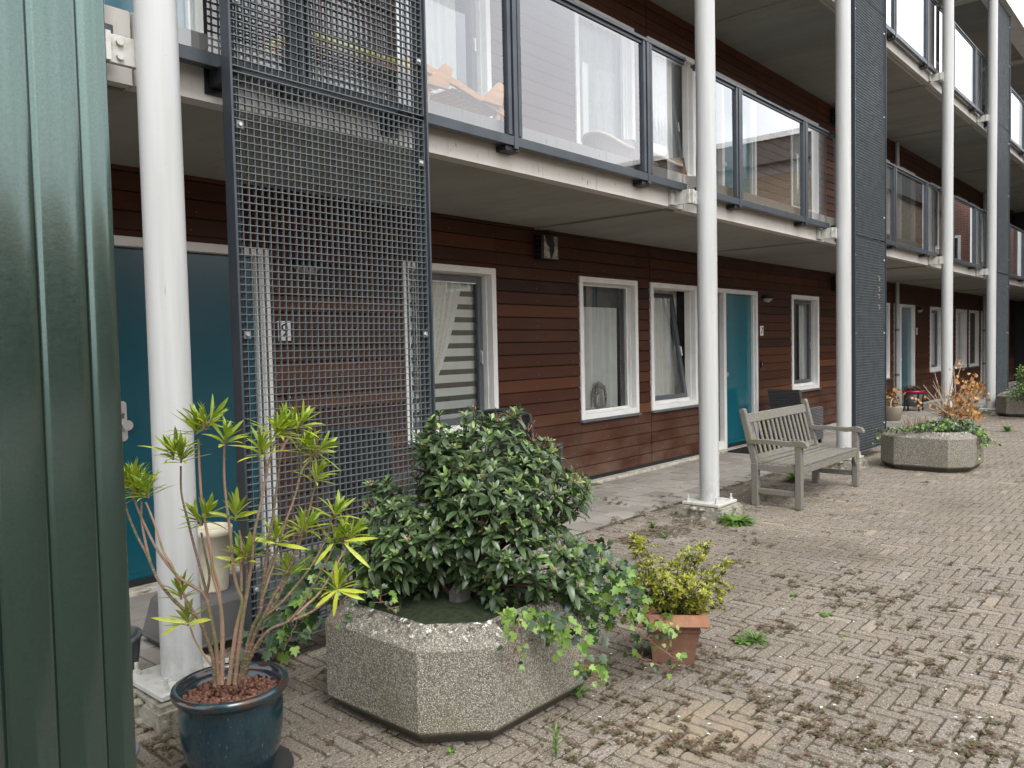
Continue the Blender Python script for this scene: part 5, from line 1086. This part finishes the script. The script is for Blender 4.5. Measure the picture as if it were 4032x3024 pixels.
mb = MB(); mb.box((2.85, 4.1, 3.40), (3.75, 4.5, 3.47), bev=.03); tag(build('yellow_cushion', mb, 'yellow', loc=(3.5, 4.3, 3.42)), 'yellow cushion on the first gallery seen through the near mesh screen', 'cushion')
mb = MB(); mb.box((2.8, 4.05, 3.34), (3.8, 4.55, 3.39), bev=.006)
for a in (2.85, 3.7): mb.box((a, 4.1, 3.0), (a+.05, 4.5, 3.34))
tag(build('low_bench', mb, 'orangewood', loc=(3.5, 4.3, 3.0)), 'low wooden bench under the yellow cushion on the first gallery', 'bench')
def rattan(loc, ang, lab):
    T = Matrix.Translation(loc) @ Matrix.Rotation(ang, 4, 'Z'); t = thing('rattan_chair', lab, 'chair', loc, 'rattan chairs on the first gallery'); mb = MB(); vs = []; n = 14
    for z in (.36, .47, .57, .64):
        for i in range(n+1):
            a = -pi/2+pi*i/n; r = .30+.06*(z-.38); zz = z-(.16*abs(sin(a))**3 if z > .6 else 0)+.03*(z > .6)*cos(a); vs.append((-r*cos(a)-(z-.38)*.25, r*sin(a), zz))
    mb.add(vs, [(r*(n+1)+i, r*(n+1)+i+1, (r+1)*(n+1)+i+1, (r+1)*(n+1)+i) for r in range(3) for i in range(n)], smooth=True); mb.v = mb.v; build('curved_back', xf(mb, T), 'rattan', t)
    mb = MB(); mb.tube(vs[3*(n+1):], .017, 8); mb.v = [tuple(T @ Vector(p)) for p in mb.v]; build('rim', mb, 'rattanpale', t)
    mb = MB(); mb.box((-.3, -.28, .33), (.28, .28, .39), bev=.02); build('seat', xf(mb, T), 'rattan', t)
    for a in (-.22, .22):
        for b in (-.22, .22): q = MB(); q.tube([(a, b, 0), (a, b, .34)], .017, 8); build('leg', xf(q, T), 'rattanpale', t)
rattan((7.0, 4.62, 2.98), -.35, 'brown rattan chair behind the balustrade below the curtained gallery window'); rattan((8.1, 4.62, 2.98), -.6, 'brown rattan chair behind the balustrade just left of the second white column')
# ---------------------------------------------------------------- weeds
def tuft(name, lab, px, py, n, ln, wd, mat, el=(40, 85), prof='lance', h=.0, grp='green weeds in the paving joints', cat='weed', upr=0):
    c = at(px, py, 'Z', 0.); mb = MB()
    for k in range(n):
        t_ = k*2.4+random.random(); e = radians(random.uniform(*el)); d = Vector((cos(t_)*sin(e), sin(t_)*sin(e), cos(e))); leaf(mb, c+Vector((0, 0, .004+upr*k/n)), d, (0, 0, 1), ln*random.uniform(.6, 1.1), wd*random.uniform(.7, 1.1), random.random(), prof, .3)
    if upr: mb.tube([c, c+Vector((0, 0, upr))], .002, 5)
    return tag(build(name, mb, mat, loc=tuple(c)), lab, cat, grp)
tuft('weed', 'leafy grey-green weed rosette at the right foot of the foreground planter', 2280, 2745, 16, .075, .02, 'l_weed', (35, 85), upr=.03)
tuft('weed', 'slender bright weed sprout at the bottom of the picture below the planter', 2190, 2985, 22, .045, .010, 'l_weed', (20, 75), upr=.10)
tuft('weed', 'single bright leaf sprout on the paving below the foreground planter', 1775, 2968, 5, .035, .013, 'l_weed', (50, 85))
tuft('weed', 'dense bright green fern-like weed right of the second column footing', 2900, 2060, 230, .19, .02, 'l_weed', (58, 89))
tuft('weed', 'dandelion clump growing under the teak bench', 3125, 1897, 40, .16, .04, 'l_weed', (30, 80))
tuft('weed', 'pale green flat rosette in the middle of the paving', 3253, 2424, 12, .05, .018, 'l_weed', (70, 88), 'spat')
tuft('weed', 'small green rosette left of the pale flat rosette', 3125, 2348, 9, .045, .016, 'l_weed', (60, 88), 'spat')
tuft('weed', 'tiny green sprig right of the grassy patch', 3317, 2506, 6, .035, .012, 'l_weed', (70, 88), 'spat')
tuft('weed', 'grassy patch with broad leaves right of the terracotta pot', 2975, 2525, 60, .10, .009, 'l_weed', (40, 88))
tuft('weed', 'broad leaved weed at the left end of the grassy patch', 2925, 2530, 12, .07, .028, 'l_weed', (60, 88), 'spat')
tuft('weed', 'green weed beside the algae-stained planter on the far paving', 3965, 1700, 26, .14, .05, 'l_weed', (20, 80))
tuft('weed', 'weed with round leaves at the corner of the near column footing', 742+0, 2865, 8, .035, .026, 'l_weed', (30, 80), 'spat')
tuft('weed', 'small dock-like weed at the edge of the tiles left of the second column', 2570, 2078, 16, .07, .02, 'l_weed', (20, 70))
tuft('weed', 'small bright weed in front of the mat of creeping weeds', 2620, 2118, 12, .06, .015, 'l_weed', (30, 80))
tuft('weed', 'thin grass blades between the foreground planter and the terracotta pot', 2385, 2655, 12, .10, .004, 'l_weed', (10, 50))
mb = MB()
def mat_clump(c, r, n, up_=.012):
    for k in range(n):
        a = random.random()*2*pi; q = r*math.sqrt(random.random()); s_ = random.uniform(.006, .014); x = c[0]+q*cos(a)*1.0; y = c[1]+q*sin(a)
        leaf(mb, (x, y, random.uniform(.001, up_)), (random.gauss(0, 1), random.gauss(0, 1), random.uniform(-.1, .5)), (0, 0, 1), s_*1.5, s_, random.random(), 'small', .3)
def joint_snap(p):
    u = .0690
    if random.random() < .7:
        if random.random() < .5: return (round(p[0]/u)*u, p[1], 0)
        return (p[0], round(p[1]/u)*u, 0)
    return tuple(p)
clumps = [(2560, 2105, .2, 800), (2640, 2090, .24, 900), (2480, 2130, .16, 600), (2720, 2060, .22, 700), (2680, 2030, .15, 400), (2860, 2090, .1, 80), (2640, 2620, .12, 200), (2740, 2640, .07, 140), (2820, 2600, .1, 160), (2700, 2570, .05, 60), (3020, 2480, .08, 160), (3100, 2470, .06, 90), (3370, 2710, .09, 140), (3300, 2700, .05, 90), (3240, 2840, .06, 120), (3200, 2800, .05, 90), (3400, 2930, .10, 180), (3480, 2940, .07, 120), (3330, 2920, .08, 120), (3180, 2860, .04, 50), (2910, 2670, .05, 90), (2970, 2730, .05, 60), (3050, 2790, .06, 80), (3280, 2340, .08, 140), (3370, 2330, .06, 90), (3300, 2385, .07, 80), (3430, 2330, .06, 80), (3500, 2370, .05, 60), (3580, 2350, .05, 70), (3070, 2270, .06, 100), (3120, 2310, .05, 50), (2890, 2215, .08, 120), (2860, 2230, .06, 60), (2980, 2140, .06, 80), (3960, 2345, .06, 80), (3750, 2390, .04, 50), (3600, 2470, .05, 70), (3970, 2600, .06, 120), (3700, 2650, .05, 60), (3560, 2570, .05, 60), (3650, 2950, .07, 120), (3900, 2900, .06, 100), (3800, 2950, .05, 50), (3950, 2980, .05, 60), (2500, 2780, .03, 40), (2480, 2870, .05, 60), (2330, 2880, .04, 50), (2600, 2960, .05, 80), (2820, 2950, .05, 70), (2930, 2990, .05, 60), (1560, 2890, .10, 60), (1700, 2960, .12, 60), (2100, 2930, .12, 70), (2650, 2900, .03, 30), (3060, 1870, .15, 200), (3010, 1960, .12, 100), (2960, 2010, .12, 90), (3900, 1838, .35, 260), (3980, 1830, .3, 200), (3850, 1870, .2, 160), (3640, 1900, .1, 60), (3300, 1960, .1, 50), (3850, 1630, .3, 80), (3930, 1640, .3, 60), (3920, 1700, .2, 60), (3840, 2240, .05, 50), (3350, 2260, .05, 60), (700, 2890, .06, 50), (640, 2960, .06, 60), (1150, 2620, .1, 40), (2430, 1985, .04, 50), (2380, 1965, .04, 30), (2600, 1955, .05, 30)]
for x, y, r, n in clumps:
    c = at(x, y, 'Z', 0.); mat_clump(c, r*.75, int(n*(.62 if c.x > 4 else .42)), .016)
    for k in range(6): q = joint_snap((c.x+random.gauss(0, r*1.6), c.y+random.gauss(0, r*1.6), 0)); mat_clump(q, .02, 16)
for k in range(190):
    x = random.uniform(2200, 4030); y = random.uniform(1900, 3024) if random.random() < .7 else random.uniform(2500, 3024); c = at(x, y, 'Z', 0.)
    if c.y > 3.8: continue
    q = joint_snap(c); [mat_clump((q[0]+random.gauss(0, .004)+(j_*.011 if k % 2 else 0), q[1]+random.gauss(0, .004)+(0 if k % 2 else j_*.011), 0), .008, random.randint(2, 5), .010) for j_ in range(random.randint(1, 7))]
for k in range(200):
    c = Vector((random.uniform(4.6, 20), random.gauss(3.93, .09), 0)); mat_clump(c, random.uniform(.02, .07), 26, .014)
wd_ = build('creeping_weeds', mb, 'l_red', loc=(0, 0, 0)); tag(wd_, 'low reddish and dull green creeping weeds in the joints of the brick paving', 'weeds', None, 'stuff')
mb = MB()
for k in range(60):
    c = at(random.uniform(2300, 4000), random.uniform(1950, 3000), 'Z', .003); leaf(mb, c, (random.gauss(0, 1), random.gauss(0, 1), .1), (0, 0, 1), random.uniform(.012, .025), .012, 1, 'small')
tag(build('fallen_petals', mb, 'petal', loc=(0, 0, 0)), 'scattered pale fallen petals on the brick paving', 'petals', None, 'stuff')
mb = MB()
for k in range(260):
    if random.random() < .6: c = (random.uniform(2.2, 22), random.uniform(5.0, 5.25), .004)
    else: c = (random.uniform(2, 20), random.uniform(4.1, 5.2), .004)
    leaf(mb, c, (random.gauss(0, 1), random.gauss(0, 1), .15), (0, 0, 1), random.uniform(.02, .045), .022, random.random(), 'small', .6)
tag(build('leaf_litter', mb, 'l_brown', loc=(0, 0, 0)), 'dry brown leaf litter along the foot of the plank wall', 'leaf litter', None, 'stuff')
